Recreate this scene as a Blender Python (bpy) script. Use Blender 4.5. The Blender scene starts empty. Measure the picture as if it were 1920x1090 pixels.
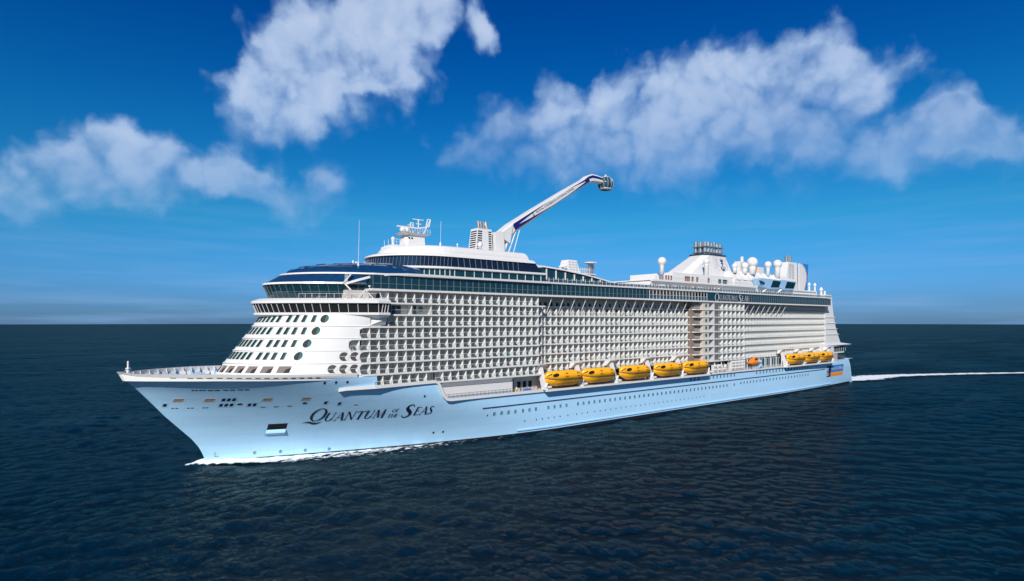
import bpy, math, random
import numpy as np
from mathutils import Vector, Matrix
random.seed(7)
C = bpy.context.scene
COL = C.collection
R = math.radians
PI = math.pi
# ------------------------------------------------------------------ camera
AX = R(51.44)                      # heading of the lens, measured from the ship's long axis
cd = bpy.data.cameras.new('camera')
cam = bpy.data.objects.new('camera', cd)
COL.objects.link(cam)
cam.location = (-29.85, -155.3, 34.4)
cam.rotation_euler = (R(90), 0, AX - R(90))
cd.sensor_width = 36
cd.lens = 36 * 1100 / 1920
cd.shift_y = 57 / 1920
cd.clip_start = 1
cd.clip_end = 30000
C.camera = cam
# ------------------------------------------------------------------ sun, sky, exposure
LIGHT = Vector((1.08, .92, -1.0)).normalized()          # the way the sunlight travels
SUN_EL = math.asin(-LIGHT.z)
SUN_ROT = math.atan2(-LIGHT.x, -LIGHT.y)
sd = bpy.data.lights.new('sun', 'SUN')
sd.energy = 4.9
sd.angle = R(.5)
sd.color = (1, .945, .87)
sun = bpy.data.objects.new('sun', sd)
COL.objects.link(sun)
sun.rotation_euler = LIGHT.to_track_quat('-Z', 'Y').to_euler()
C.view_settings.view_transform = 'Standard'
C.view_settings.look = 'None'
C.view_settings.exposure = .12
C.view_settings.gamma = 1
C.render.engine = 'CYCLES'
C.cycles.max_bounces = 6
C.cycles.transparent_max_bounces = 12
CLOUDS = [(-0.697, 0.184, 0.041, 0.037, 1), (-0.623, 0.223, 0.059, 0.042, 1), (-0.554, 0.244, 0.058, 0.032, 1), (-0.635, 0.172, 0.094, 0.028, 0.8), (-0.547, 0.184, 0.027, 0.019, 0.7), (-0.71, 0.135, 0.027, 0.02, 0.6), (-0.453, 0.228, 0.037, 0.022, 1.15), (-0.474, 0.201, 0.037, 0.022, 1.04), (-0.396, 0.212, 0.027, 0.024, 0.57), (-0.306, 0.236, 0.033, 0.023, 1.04), (-0.329, 0.189, 0.054, 0.037, 0.91), (-0.241, 0.468, 0.096, 0.041, 1), (-0.144, 0.479, 0.076, 0.038, 0.85), (-0.279, 0.41, 0.095, 0.054, 1), (-0.381, 0.39, 0.056, 0.043, .95), (-0.396, 0.333, 0.068, 0.044, 0.85), (-0.308, 0.358, 0.093, 0.037, 0.55), (-0.215, 0.397, 0.061, 0.044, 0.7), (-0.349, 0.292, 0.091, 0.027, 0.45), (-0.136, 0.351, 0.036, 0.02, 0.3), (-0.044, 0.465, 0.024, 0.039, 0.8), (0.223, 0.381, 0.064, 0.045, 0.75), (0.373, 0.373, 0.105, 0.043, 1), (0.492, 0.347, 0.081, 0.042, 0.95), (0.291, 0.313, 0.158, 0.069, 0.8), (0.082, 0.321, 0.076, 0.048, 0.8), (-0.036, 0.31, 0.064, 0.041, 0.75), (-0.073, 0.271, 0.054, 0.029, 0.5), (0.127, 0.274, 0.165, 0.049, 0.6), (0.456, 0.302, 0.104, 0.058, 0.7), (0.485, 0.231, 0.055, 0.03, 0.6), (0.72, 0.222, 0.03, 0.02, 0.7), (-0.35, 0.168, 0.042, 0.022, 0.65), (-0.4, 0.205, 0.03, 0.02, 0.7), (0.554, 0.329, 0.03, 0.025, 0.2), (0.215, 0.237, 0.181, 0.037, 0.45), (0.341, 0.188, 0.137, 0.025, 0.3), (0.641, 0.272, 0.042, 0.028, 1.15), (0.605, 0.24, 0.045, 0.035, 1.04), (0.567, 0.202, 0.038, 0.029, 0.45), (0.699, 0.232, 0.016, 0.014, 0.78), (0.697, 0.201, 0.031, 0.027, 0.51), (0.68, 0.254, 0.032, 0.023, 0.91)]


def build_sky():
    w = bpy.data.worlds.new('World')
    C.world = w
    w.use_nodes = True
    nt = w.node_tree
    N, L = nt.nodes, nt.links
    N.clear()

    def mth(op, a, b=None, c=None, clamp=False):
        n = N.new('ShaderNodeMath')
        n.operation = op
        n.use_clamp = clamp
        for i, v in enumerate((a, b, c)):
            if v is None:
                continue
            if isinstance(v, (int, float)):
                n.inputs[i].default_value = v
            else:
                L.new(v, n.inputs[i])
        return n.outputs[0]
    out = N.new('ShaderNodeOutputWorld')
    bg = N.new('ShaderNodeBackground')
    bg.inputs['Strength'].default_value = .088
    sky = N.new('ShaderNodeTexSky')
    sky.sky_type = 'NISHITA'
    sky.sun_disc = False
    sky.sun_elevation = SUN_EL
    sky.sun_rotation = SUN_ROT
    sky.altitude = 40
    sky.air_density = 1.0
    sky.dust_density = .25
    sky.ozone_density = 3.0
    tc = N.new('ShaderNodeTexCoord')
    sp = N.new('ShaderNodeSeparateXYZ')
    L.new(tc.outputs['Generated'], sp.inputs[0])
    x, y, z = sp.outputs
    az = mth('SUBTRACT', AX, mth('ARCTAN2', y, x))
    el = mth('ARCSINE', z)
    # grade: deeper, more saturated blue than the clear model sky
    hs = N.new('ShaderNodeHueSaturation')
    hs.inputs['Saturation'].default_value = 1.45
    L.new(sky.outputs[0], hs.inputs['Color'])
    ramp = N.new('ShaderNodeValToRGB')
    e = ramp.color_ramp.elements
    SK = [(0, (.15, .34, .98)), (.06, (.17, .41, 1.0)), (.15, (.22, .56, .98)), (.3, (.26, .8, .93)), (.55, (.18, .76, .95)), (.8, (.11, .58, .9)), (1, (.07, .46, .84))]
    while len(e) < len(SK):
        e.new(.5)
    for i, (p, c) in enumerate(SK):
        e[i].position = p
        e[i].color = (*c, 1)
    L.new(mth('DIVIDE', el, .55, clamp=True), ramp.inputs[0])
    mul = N.new('ShaderNodeMix')
    mul.data_type = 'RGBA'
    mul.blend_type = 'MULTIPLY'
    mul.inputs['Factor'].default_value = 1
    L.new(hs.outputs[0], mul.inputs['A'])
    L.new(ramp.outputs[0], mul.inputs['B'])
    # clouds in azimuth and elevation
    cv = N.new('ShaderNodeCombineXYZ')
    L.new(az, cv.inputs[0])
    L.new(el, cv.inputs[1])
    wn = N.new('ShaderNodeTexNoise')
    wn.inputs['Scale'].default_value = 14
    wn.inputs['Detail'].default_value = 5
    L.new(cv.outputs[0], wn.inputs['Vector'])
    wv = N.new('ShaderNodeVectorMath')
    wv.operation = 'MULTIPLY_ADD'
    L.new(wn.outputs['Color'], wv.inputs[0])
    wv.inputs[1].default_value = (.09, .075, 0)
    wv.inputs[2].default_value = (-.045, -.0375, 0)
    wa = N.new('ShaderNodeVectorMath')
    wa.operation = 'ADD'
    L.new(cv.outputs[0], wa.inputs[0])
    L.new(wv.outputs[0], wa.inputs[1])
    wsep = N.new('ShaderNodeSeparateXYZ')
    L.new(wa.outputs[0], wsep.inputs[0])
    wa_el = wsep.outputs[1]
    tot = None
    for a, b, ra, rb, wt in CLOUDS:
        s = N.new('ShaderNodeVectorMath')
        s.operation = 'SUBTRACT'
        L.new(wa.outputs[0], s.inputs[0])
        s.inputs[1].default_value = (a, b, 0)
        m = N.new('ShaderNodeVectorMath')
        m.operation = 'MULTIPLY'
        L.new(s.outputs[0], m.inputs[0])
        m.inputs[1].default_value = (1 / ra, 1 / rb, 0)
        d = N.new('ShaderNodeVectorMath')
        d.operation = 'DOT_PRODUCT'
        L.new(m.outputs[0], d.inputs[0])
        L.new(m.outputs[0], d.inputs[1])
        g = mth('POWER', 2.718, mth('MULTIPLY', d.outputs['Value'], -.75))
        tot = mth('MULTIPLY', g, wt) if tot is None else mth('ADD', tot, mth('MULTIPLY', g, wt))
    fn = N.new('ShaderNodeTexNoise')
    fn.inputs['Scale'].default_value = 15
    fn.inputs['Detail'].default_value = 9
    fn.inputs['Roughness'].default_value = .55
    L.new(cv.outputs[0], fn.inputs['Vector'])
    dens = mth('ADD', mth('MINIMUM', tot, 1.05), mth('MULTIPLY', mth('SUBTRACT', fn.outputs[0], .5), 1.0))
    for vs_, va in ((17, .62), (41, .34)):             # rounded billows
        vn = N.new('ShaderNodeTexVoronoi')
        vn.feature = 'SMOOTH_F1'
        vn.inputs['Scale'].default_value = vs_
        vn.inputs['Smoothness'].default_value = .35
        L.new(wa.outputs[0], vn.inputs['Vector'])
        dens = mth('ADD', dens, mth('MULTIPLY', mth('SUBTRACT', .42, vn.outputs['Distance']), va))
    # the clouds thin out towards their bases
    br = N.new('ShaderNodeValToRGB')
    br.color_ramp.interpolation = 'EASE'
    be = br.color_ramp.elements
    BASE = [(0, .1), (.2, .13), (.27, .16), (.36, .2), (.5, .26), (.56, .19), (.8, .2), (.9, .17), (1, .17)]
    while len(be) < len(BASE):
        be.new(.5)
    for i, (p, c) in enumerate(BASE):
        be[i].position = p
        be[i].color = (c, c, c, 1)
    L.new(mth('DIVIDE', mth('ADD', az, .75), 1.5, clamp=True), br.inputs[0])
    fade = mth('DIVIDE', mth('SUBTRACT', wa_el, br.outputs[0]), .17, clamp=True)
    fade = mth('MULTIPLY_ADD', fade, .55, .45)
    al = N.new('ShaderNodeMapRange')
    al.interpolation_type = 'SMOOTHSTEP'
    al.inputs['From Min'].default_value = .3
    L.new(mth('MULTIPLY_ADD', fade, -.75, 1.75), al.inputs['From Max'])
    al.inputs['To Max'].default_value = .78
    L.new(dens, al.inputs['Value'])
    # thin streaks low over the horizon
    sc = N.new('ShaderNodeVectorMath')
    sc.operation = 'MULTIPLY'
    L.new(cv.outputs[0], sc.inputs[0])
    sc.inputs[1].default_value = (3, 45, 0)
    sn = N.new('ShaderNodeTexNoise')
    sn.inputs['Scale'].default_value = 1.3
    sn.inputs['Detail'].default_value = 6
    L.new(sc.outputs[0], sn.inputs['Vector'])
    low = mth('MULTIPLY', mth('SUBTRACT', 1, mth('DIVIDE', el, .2, clamp=True)), mth('MULTIPLY', mth('SUBTRACT', sn.outputs[0], .45, clamp=True), 1.9))
    alpha = mth('MAXIMUM', mth('MULTIPLY', al.outputs[0], fade), low)
    cr = N.new('ShaderNodeMix')
    cr.data_type = 'RGBA'
    cr.inputs['A'].default_value = (2.4, 4.6, 8.0, 1)
    cr.inputs['B'].default_value = (6.5, 7.7, 9.8, 1)
    L.new(mth('MULTIPLY', mth('MULTIPLY_ADD', dens, 1.1, -.35, clamp=True), mth('MULTIPLY_ADD', fade, 1.2, -.2, clamp=True)), cr.inputs['Factor'])
    mx = N.new('ShaderNodeMix')
    mx.data_type = 'RGBA'
    L.new(alpha, mx.inputs['Factor'])
    L.new(mul.outputs['Result'], mx.inputs['A'])
    L.new(cr.outputs['Result'], mx.inputs['B'])
    L.new(mx.outputs['Result'], bg.inputs['Color'])
    L.new(bg.outputs[0], out.inputs[0])


build_sky()
# ------------------------------------------------------------------ materials


def mat(name, col, rough=.5, metal=0, var=.06, scale=.6, spec=.5, stretch=(1, 1, 1), bump=0.0, coat=0):
    m = bpy.data.materials.new(name)
    m.use_nodes = True
    nt = m.node_tree
    b = nt.nodes['Principled BSDF']
    b.inputs['Roughness'].default_value = rough
    b.inputs['Metallic'].default_value = metal
    b.inputs['Specular IOR Level'].default_value = spec
    b.inputs['Coat Weight'].default_value = coat
    tc = nt.nodes.new('ShaderNodeTexCoord')
    mp = nt.nodes.new('ShaderNodeMapping')
    mp.inputs['Scale'].default_value = stretch
    n = nt.nodes.new('ShaderNodeTexNoise')
    n.inputs['Scale'].default_value = scale
    n.inputs['Detail'].default_value = 6
    r = nt.nodes.new('ShaderNodeMix')
    r.data_type = 'RGBA'
    r.inputs['A'].default_value = (*[c * (1 - var) for c in col], 1)
    r.inputs['B'].default_value = (*[min(1, c * (1 + var)) for c in col], 1)
    nt.links.new(tc.outputs['Object'], mp.inputs[0])
    nt.links.new(mp.outputs[0], n.inputs['Vector'])
    nt.links.new(n.outputs[0], r.inputs['Factor'])
    nt.links.new(r.outputs['Result'], b.inputs['Base Color'])
    if bump:
        bp = nt.nodes.new('ShaderNodeBump')
        bp.inputs['Strength'].default_value = bump
        bp.inputs['Distance'].default_value = .1
        nt.links.new(n.outputs[0], bp.inputs['Height'])
        nt.links.new(bp.outputs[0], b.inputs['Normal'])
    return m


WHITE = mat('white_paint', (.67, .66, .64), .35, var=.04, scale=.25, stretch=(1, 1, .3))
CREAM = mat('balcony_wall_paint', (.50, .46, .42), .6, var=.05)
PARTITION = mat('partition_white', (.82, .81, .79), .4, var=.03)
TAN = mat('beige_wall', (.60, .52, .44), .6)
HULL = mat('light_blue_hull_paint', (.39, .64, .85), .32, var=.05, scale=.12, stretch=(.5, 1, 2.2), bump=.05)


def add_seams(m, wx, wz, dark, bump):
    """welded plating: a running grid of fine seams on the side of the ship"""
    nt = m.node_tree
    b = nt.nodes['Principled BSDF']
    tc = nt.nodes.new('ShaderNodeTexCoord')
    sp = nt.nodes.new('ShaderNodeSeparateXYZ')
    cb = nt.nodes.new('ShaderNodeCombineXYZ')
    br = nt.nodes.new('ShaderNodeTexBrick')
    br.inputs['Scale'].default_value = 1
    br.inputs['Brick Width'].default_value = wx
    br.inputs['Row Height'].default_value = wz
    br.inputs['Mortar Size'].default_value = .05
    br.inputs['Mortar Smooth'].default_value = .6
    br.inputs['Color1'].default_value = (1, 1, 1, 1)
    br.inputs['Color2'].default_value = (.955, .965, .975, 1)
    br.inputs['Mortar'].default_value = (dark, dark, dark, 1)
    nt.links.new(tc.outputs['Object'], sp.inputs[0])
    nt.links.new(sp.outputs[0], cb.inputs[0])
    nt.links.new(sp.outputs[2], cb.inputs[1])
    nt.links.new(cb.outputs[0], br.inputs['Vector'])
    src = b.inputs['Base Color'].links[0].from_socket
    mx = nt.nodes.new('ShaderNodeMix')
    mx.data_type = 'RGBA'
    mx.blend_type = 'MULTIPLY'
    mx.inputs['Factor'].default_value = 1
    nt.links.new(src, mx.inputs['A'])
    nt.links.new(br.outputs['Color'], mx.inputs['B'])
    nt.links.new(mx.outputs['Result'], b.inputs['Base Color'])
    n = nt.nodes.new('ShaderNodeTexNoise')
    n.inputs['Scale'].default_value = .28
    n.inputs['Detail'].default_value = 3
    nt.links.new(tc.outputs['Object'], n.inputs['Vector'])
    ad = nt.nodes.new('ShaderNodeMath')
    ad.operation = 'MULTIPLY_ADD'
    ad.inputs[1].default_value = .25
    nt.links.new(br.outputs['Fac'], ad.inputs[0])
    nt.links.new(n.outputs[0], ad.inputs[2])
    bp = nt.nodes.new('ShaderNodeBump')
    bp.inputs['Strength'].default_value = bump
    bp.inputs['Distance'].default_value = .16
    nt.links.new(ad.outputs[0], bp.inputs['Height'])
    nt.links.new(bp.outputs[0], b.inputs['Normal'])


add_seams(HULL, 9.5, 2.4, .86, .25)
BOOT = mat('dark_bottom_paint', (.012, .013, .016), .4, var=.3)
NAVY = mat('navy_paint', (.012, .013, .12), .35, var=.05)
INK = mat('dark_lettering', (.006, .008, .03), .5, var=.05)
TRIM = mat('dark_trim', (.03, .04, .07), .5)
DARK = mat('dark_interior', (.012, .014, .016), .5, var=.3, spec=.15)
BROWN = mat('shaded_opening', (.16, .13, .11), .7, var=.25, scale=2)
GREY = mat('grey_paint', (.42, .43, .44), .5)
STEEL = mat('exhaust_steel', (.52, .5, .47), .3, metal=.8, var=.2, scale=2)
GLASS = mat('teal_glass', (.006, .035, .048), .07, var=.35, scale=.35, spec=.6)
BLUEGLASS = mat('blue_roof_glass', (.006, .04, .11), .08, var=.3, scale=.4, spec=.7)
DOORGLASS = mat('door_glass', (.02, .026, .032), .15, var=.3, scale=1.3)
GREENGLASS = mat('round_window_glass', (.03, .16, .15), .1, var=.3, scale=1)
YELLOW = mat('lifeboat_yellow', (.9, .4, .008), .35, var=.05, scale=1.2)
ORANGE = mat('rescue_orange', (.85, .22, .01), .4)
SKYBLUE = mat('pod_blue_paint', (.33, .55, .78), .35)
LOGOBLUE = mat('logo_blue', (.01, .2, .58), .4)
LOGOORANGE = mat('logo_orange', (.85, .3, .02), .4)
WOOD = mat('teak', (.2, .09, .06), .6, var=.2, scale=3)
FURN = mat('dark_wicker', (.05, .05, .055), .7, var=.3)
LOUNGE = mat('blue_fabric', (.03, .13, .33), .8, var=.2)
MULL = mat('mullion_metal', (.17, .2, .22), .45)
SKIN = mat('skin', (.5, .3, .2), .6)
CLOTH = [mat('cloth_' + n, c, .8, var=.15) for n, c in (('navy', (.03, .04, .1)), ('red', (.45, .04, .05)), ('white', (.7, .7, .7)), ('black', (.02, .02, .02)), ('teal', (.05, .3, .32)), ('tan', (.4, .3, .2)))]


def clear_glass(name, col, amount):
    m = bpy.data.materials.new(name)
    m.use_nodes = True
    nt = m.node_tree
    b = nt.nodes['Principled BSDF']
    b.inputs['Base Color'].default_value = (*col, 1)
    b.inputs['Roughness'].default_value = .08
    t = nt.nodes.new('ShaderNodeBsdfTransparent')
    t.inputs[0].default_value = (.93, .96, .96, 1)
    mx = nt.nodes.new('ShaderNodeMixShader')
    mx.inputs[0].default_value = amount
    nt.links.new(t.outputs[0], mx.inputs[1])
    nt.links.new(b.outputs[0], mx.inputs[2])
    nt.links.new(mx.outputs[0], nt.nodes['Material Output'].inputs[0])
    return m


RAILGLASS = clear_glass('railing_glass', (.3, .36, .36), .07)
DECKGLASS = clear_glass('windscreen_glass', (.03, .1, .14), .5)
# ------------------------------------------------------------------ mesh helpers


class MB:
    def __init__(self):
        self.v, self.f, self.m = [], [], []

    def face(self, pts, mi=0):
        i = len(self.v)
        self.v += [tuple(p) for p in pts]
        self.f.append(tuple(range(i, i + len(pts))))
        self.m.append(mi)

    def box(self, x0, x1, y0, y1, z0, z1, mi=0):
        self.hexa([(x0, y0, z0), (x1, y0, z0), (x1, y1, z0), (x0, y1, z0)], [(x0, y0, z1), (x1, y0, z1), (x1, y1, z1), (x0, y1, z1)], mi)
        return self

    def hexa(self, lo, hi, mi=0):
        """a solid between two polygons with as many corners"""
        i = len(self.v)
        n = len(lo)
        self.v += [tuple(p) for p in lo] + [tuple(p) for p in hi]
        F = [tuple(range(i + n - 1, i - 1, -1)), tuple(range(i + n, i + 2 * n))]
        for k in range(n):
            F.append((i + k, i + (k + 1) % n, i + n + (k + 1) % n, i + n + k))
        self.f += F
        self.m += [mi] * len(F)
        return self

    def extr(self, pts, vec, mi=0):
        return self.hexa(pts, [tuple(Vector(p) + Vector(vec)) for p in pts], mi)

    def loft(self, rings, closed=True, cap=True, mi=0):
        i = len(self.v)
        n = len(rings[0])
        for r in rings:
            self.v += [tuple(p) for p in r]
        k = n if closed else n - 1
        for a in range(len(rings) - 1):
            for b in range(k):
                c = (b + 1) % n
                self.f.append((i + a * n + b, i + a * n + c, i + (a + 1) * n + c, i + (a + 1) * n + b))
                self.m.append(mi)
        if cap and closed:
            self.f.append(tuple(range(i + n - 1, i - 1, -1)))
            self.f.append(tuple(range(i + (len(rings) - 1) * n, i + len(rings) * n)))
            self.m += [mi, mi]
        return self

    def tube(self, p, q, r, n=8, r2=None, mi=0):
        p, q = Vector(p), Vector(q)
        d = (q - p).normalized()
        a = d.orthogonal().normalized()
        b = d.cross(a)
        r2 = r if r2 is None else r2
        A = [p + (a * math.cos(2 * PI * k / n) + b * math.sin(2 * PI * k / n)) * r for k in range(n)]
        Bq = [q + (a * math.cos(2 * PI * k / n) + b * math.sin(2 * PI * k / n)) * r2 for k in range(n)]
        return self.loft([A, Bq], mi=mi)

    def bar(self, p, q, w, h=None, mi=0):
        h = h or w
        p, q = Vector(p), Vector(q)
        d = (q - p).normalized()
        up = Vector((0, 0, 1)) if abs(d.z) < .95 else Vector((1, 0, 0))
        a = d.cross(up).normalized() * (w / 2)
        b = a.cross(d).normalized() * (h / 2)
        return self.loft([[p + a + b, p - a + b, p - a - b, p + a - b], [q + a + b, q - a + b, q - a - b, q + a - b]], mi=mi)

    def rev(self, c, prof, n=20, mi=0):
        """profile of (radius, height) turned round a vertical axis"""
        return self.loft([[(c[0] + r * math.cos(2 * PI * k / n), c[1] + r * math.sin(2 * PI * k / n), c[2] + h) for k in range(n)] for r, h in prof], mi=mi)

    def build(self, name, mats, parent=None, smooth=False, loc=None):
        me = bpy.data.meshes.new(name)
        me.from_pydata(self.v, [], self.f)
        for m in (mats if isinstance(mats, (list, tuple)) else [mats]):
            me.materials.append(m)
        me.polygons.foreach_set('material_index', self.m)
        if smooth:
            me.polygons.foreach_set('use_smooth', [True] * len(self.f))
        me.update()
        o = bpy.data.objects.new(name, me)
        COL.objects.link(o)
        if smooth:
            md = o.modifiers.new('weld', 'WELD')
            md.merge_threshold = .002
        if parent:
            o.parent = parent
        if loc:
            o.location = loc
        return o


def tag(o, label=None, cat=None, group=None, kind=None):
    for k, v in (('label', label), ('category', cat), ('group', group), ('kind', kind)):
        if v:
            o[k] = v
    return o


def empty(name, loc, label, cat, group=None):
    o = bpy.data.objects.new(name, None)
    COL.objects.link(o)
    o.location = loc
    return tag(o, label, cat, group)


def copy_tree(o, parent=None):
    c = o.copy()
    COL.objects.link(c)
    if parent:
        c.parent = parent
    for ch in list(o.children):
        copy_tree(ch, c)
    return c


def text_mesh(s, size):
    cu = bpy.data.curves.new('writing', 'FONT')
    cu.body = s
    cu.size = size
    cu.resolution_u = 3
    o = bpy.data.objects.new('writing', cu)
    COL.objects.link(o)
    dg = bpy.context.evaluated_depsgraph_get()
    me = bpy.data.meshes.new_from_object(o.evaluated_get(dg))
    V = [tuple(v.co) for v in me.vertices]
    F = [tuple(p.vertices) for p in me.polygons]
    bpy.data.objects.remove(o)
    bpy.data.curves.remove(cu)
    return V, F


def add_text(mb, s, org, ux, uy, length, height, off, mi=0):
    """flat writing fitted into length x height on the plane org + ux*a + uy*b + off"""
    V, F = text_mesh(s, 1)
    x0 = min(v[0] for v in V)
    x1 = max(v[0] for v in V)
    y0 = min(v[1] for v in V)
    y1 = max(v[1] for v in V)
    i = len(mb.v)
    o, ux, uy, off = Vector(org), Vector(ux), Vector(uy), Vector(off)
    mb.v += [tuple(o + ux * ((v[0] - x0) / (x1 - x0) * length) + uy * ((v[1] - y0) / (y1 - y0) * height) + off) for v in V]
    mb.f += [tuple(i + k for k in f) for f in F]
    mb.m += [mi] * len(F)


# ------------------------------------------------------------------ the ship's form
B = 20.7
STEM = [(-3, 1.2), (0, 0.6), (2.5, -.3), (4.3, -1.1), (6.4, -2.6), (9.1, -5.1), (12.3, -8.1), (15.5, -10.7), (18.8, -13.5), (21.6, -16.3), (23.2, -17.5)]


def interp(T, z):
    if z <= T[0][0]:
        return T[0][1]
    for (a, b), (c, d) in zip(T, T[1:]):
        if z <= c:
            return b + (d - b) * (z - a) / (c - a)
    return T[-1][1]


def xs(z):
    return interp(STEM, z)


def hb(x, z):
    """half breadth of the hull at station x and height z"""
    w = min(1, max(0, z / 21.3)) ** 1.5
    L = 96 - 49 * w
    p = 1.62 + .68 * w
    q = 1 - .22 * w
    t = (x - xs(z)) / L
    if t <= 0:
        return 0.
    b = B if t >= 1 else B * (1 - (1 - t) ** p) ** q
    if x > 235:
        k = (x - 235) / 90.
        b -= (1 - min(1, max(z, 0) / 10.)) * 1.7 * k ** 1.6 + 2.7 * k ** 2.2
    return b


def xf(z):
    return .5 + (z - 19) * .75


def front(z, y):
    """station of the white front at height z and offset y"""
    q = min(1, abs(y) / B)
    return 33 - (33 - xf(z)) * (1 - q ** 1.75) ** .72


def side(x, z):
    """offset of the house side at station x"""
    if x >= 33:
        return B
    t = max(0, min(1, (33 - x) / (33 - xf(z))))
    return B * (1 - t ** (1 / .72)) ** (1 / 1.75)


def hull_top(x):
    return interp([(-17.5, 21.7), (-9, 21.75), (0, 21.65), (12, 21.25), (22, 20.9), (34.4, 20.7), (34.41, 17.9), (51.5, 18.2), (55, 13.1), (298, 13.1), (318, 13.9)], x)


ship = empty('cruise_ship', (0, 0, 0), 'huge white cruise ship with pale blue hull and rows of balconies under way', 'cruise ship')


def part(mb, name, m, smooth=False, parent=None):
    return mb.build(name, m, parent or ship, smooth)


# hull -----------------------------------------------------------------
def build_hull():
    XD = sorted(set([-17.5 + 1.5 * (k / 24.) for k in range(24)] + [-16 + 1.25 * k for k in range(41)] + [34.4, 34.41, 51.5, 52.2, 53, 54, 55] + [36 + 3 * k for k in range(6)] + [58 + 4 * k for k in range(45)] + [236 + 3 * k for k in range(27)] + [315.8]))
    mb = MB()

    def column(xd, z0, z1, nv):
        k = max(0, 1 - (xd + 17.5) / 62.) ** 1.3
        c = []
        for j in range(nv + 1):
            z = z0 + (z1 - z0) * j / nv
            x = xs(z) if xd <= -17.5 else max(xd + (xs(z) + 17.5) * k, xs(z))
            if xd > 250:
                x += (13 - max(z, -.5)) * .8 * ((xd - 250) / 66.) ** 3
            c.append((x, -hb(x, z), z))
        return c
    port = [column(xd, -3, min(hull_top(xd), 17.9), 22) for xd in XD]
    upper = [column(xd, 17.9, hull_top(xd), 5) for xd in XD if xd <= 34.4]
    for g in (port, upper):
        mb.loft(g, closed=False, cap=False)
        mb.loft([[(p[0], -p[1], p[2]) for p in c] for c in reversed(g)], closed=False, cap=False)
    last = port[-1]
    for j in range(22):
        a, b = last[j], last[j + 1]
        mb.face([(a[0], a[1], a[2]), (a[0], -a[1], a[2]), (b[0], -b[1], b[2]), (b[0], b[1], b[2])])
    o = part(mb, 'hull', HULL, smooth=True)
    # the dark bottom paint shows as a thin band over the water
    bt = MB()
    for s in (-1, 1):
        rows = []
        for x in [1.2 + 3 * k for k in range(108)]:
            xx = min(x, 321)
            rows.append([(xx, s * (hb(xx, z) + .06), z) for z in (-2.5, -.5, .3, .95)])
        bt.loft(rows, closed=False, cap=False)
    part(bt, 'boot_topping', BOOT, smooth=True)
    # fender ridges and the dark rubbing line
    fd = MB()
    for z in (1.75,):
        r = [[(x, -hb(x, z + d) - t, z + d) for d, t in ((-.28, 0), (-.2, .3), (.2, .3), (.28, 0))] for x in [80 + 4 * k for k in range(54)]]
        fd.loft(r, closed=False, cap=False)
    part(fd, 'fender_ridge', HULL)
    rl = MB()
    r = [[(x, -hb(x, 9.65 + d) - t, 9.65 + d) for d, t in ((-.16, 0), (-.13, .16), (.13, .16), (.16, 0))] for x in [67 + 4 * k for k in range(55)]]
    rl.loft(r, closed=False, cap=False)
    part(rl, 'rubbing_strake', TRIM)
    # white cap over the bow, solid bulwark with thickness
    bw = MB()
    ring = []
    for x in [-17.45, -17.2, -16.8, -16.2, -15.3, -14] + [-12.5 + 2 * k for k in range(22)]:
        t = hull_top(x)
        top = t + interp([(-17.5, 1.45), (-14, 1.1), (10, .95), (31, 1.0)], x)
        xb, xm = max(x, xs(t) + .02), max(x, xs(t + .5) + .02)
        b0, bm = hb(xb, t), hb(xm, t + .5)
        b1 = max(.06, hb(x, min(top, 23.15)))
        ring.append([(xb, -b0 - .04, t - .02), (xm, -bm - .08, t + .5), (x, -b1 - .1, top), (x + .12, -max(b1 - .3, 0), top), (max(xb, x + .12), -max(b1 - .35, 0), t - .5)])
    bw.loft(ring, closed=False, cap=False)
    bw.loft([[(p[0], -p[1], p[2]) for p in r] for r in reversed(ring)], closed=False, cap=False)
    for r in ring[5:]:                                   # stays inside the bulwark
        for s in (-1, 1):
            p = r[3]
            zl, yo = p[2] - 1.15, -p[1] - .02
            yl = min(yo, hb(p[0], zl) - .25)
            if yl > 1.2:
                bw.hexa([(p[0] - .06, s * (yl - .7), zl), (p[0] + .06, s * (yl - .7), zl), (p[0] + .06, s * yl, zl), (p[0] - .06, s * yl, zl)],
                        [(p[0] - .06, s * (yo - .2), p[2] - .1), (p[0] + .06, s * (yo - .2), p[2] - .1), (p[0] + .06, s * yo, p[2] - .1), (p[0] - .06, s * yo, p[2] - .1)])
    part(bw, 'bow_bulwark', WHITE)
    for x in [-8, -5, -3.4, -1.6, .2, 2, 3.8, 5.6, 7.4, 9.2, 11, 12.8, 14.6, 16.4, 18.2, 20]:
        ds = MB()
        t = hull_top(x)
        ds.face([(a, -hb(a, t + b) - .13, t + b) for a, b in ((x - .5, .1), (x + .5, .1), (x + .5, .28), (x - .5, .28))])
        part(ds, 'freeing_slot', BROWN)
    dk = MB()
    xsn = [-16.5 + 2 * k for k in range(28)]
    dk.face([(x, -hb(x, 20.8) + .3, 20.75) for x in xsn] + [(x, hb(x, 20.8) - .3, 20.75) for x in reversed(xsn)])
    part(dk, 'fore_deck', GREY)
    # ledge top and lower deck caps
    cp = MB()
    xsn = [34 + 4 * k for k in range(6)]
    cp.face([(x, -B + .02, 17.86) for x in xsn] + [(x, B - .02, 17.86) for x in reversed(xsn)])
    xsn = [54 + 6 * k for k in range(45)]
    cp.face([(x, -hb(x, 13) + .02, 13.05) for x in xsn] + [(x, hb(x, 13) - .02, 13.05) for x in reversed(xsn)])
    part(cp, 'promenade_deck', GREY)
    return o


hull = build_hull()

# hull fittings --------------------------------------------------------


def hpt(x, z, off=.05):
    return (x, -hb(x, z) - off, z)


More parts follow.
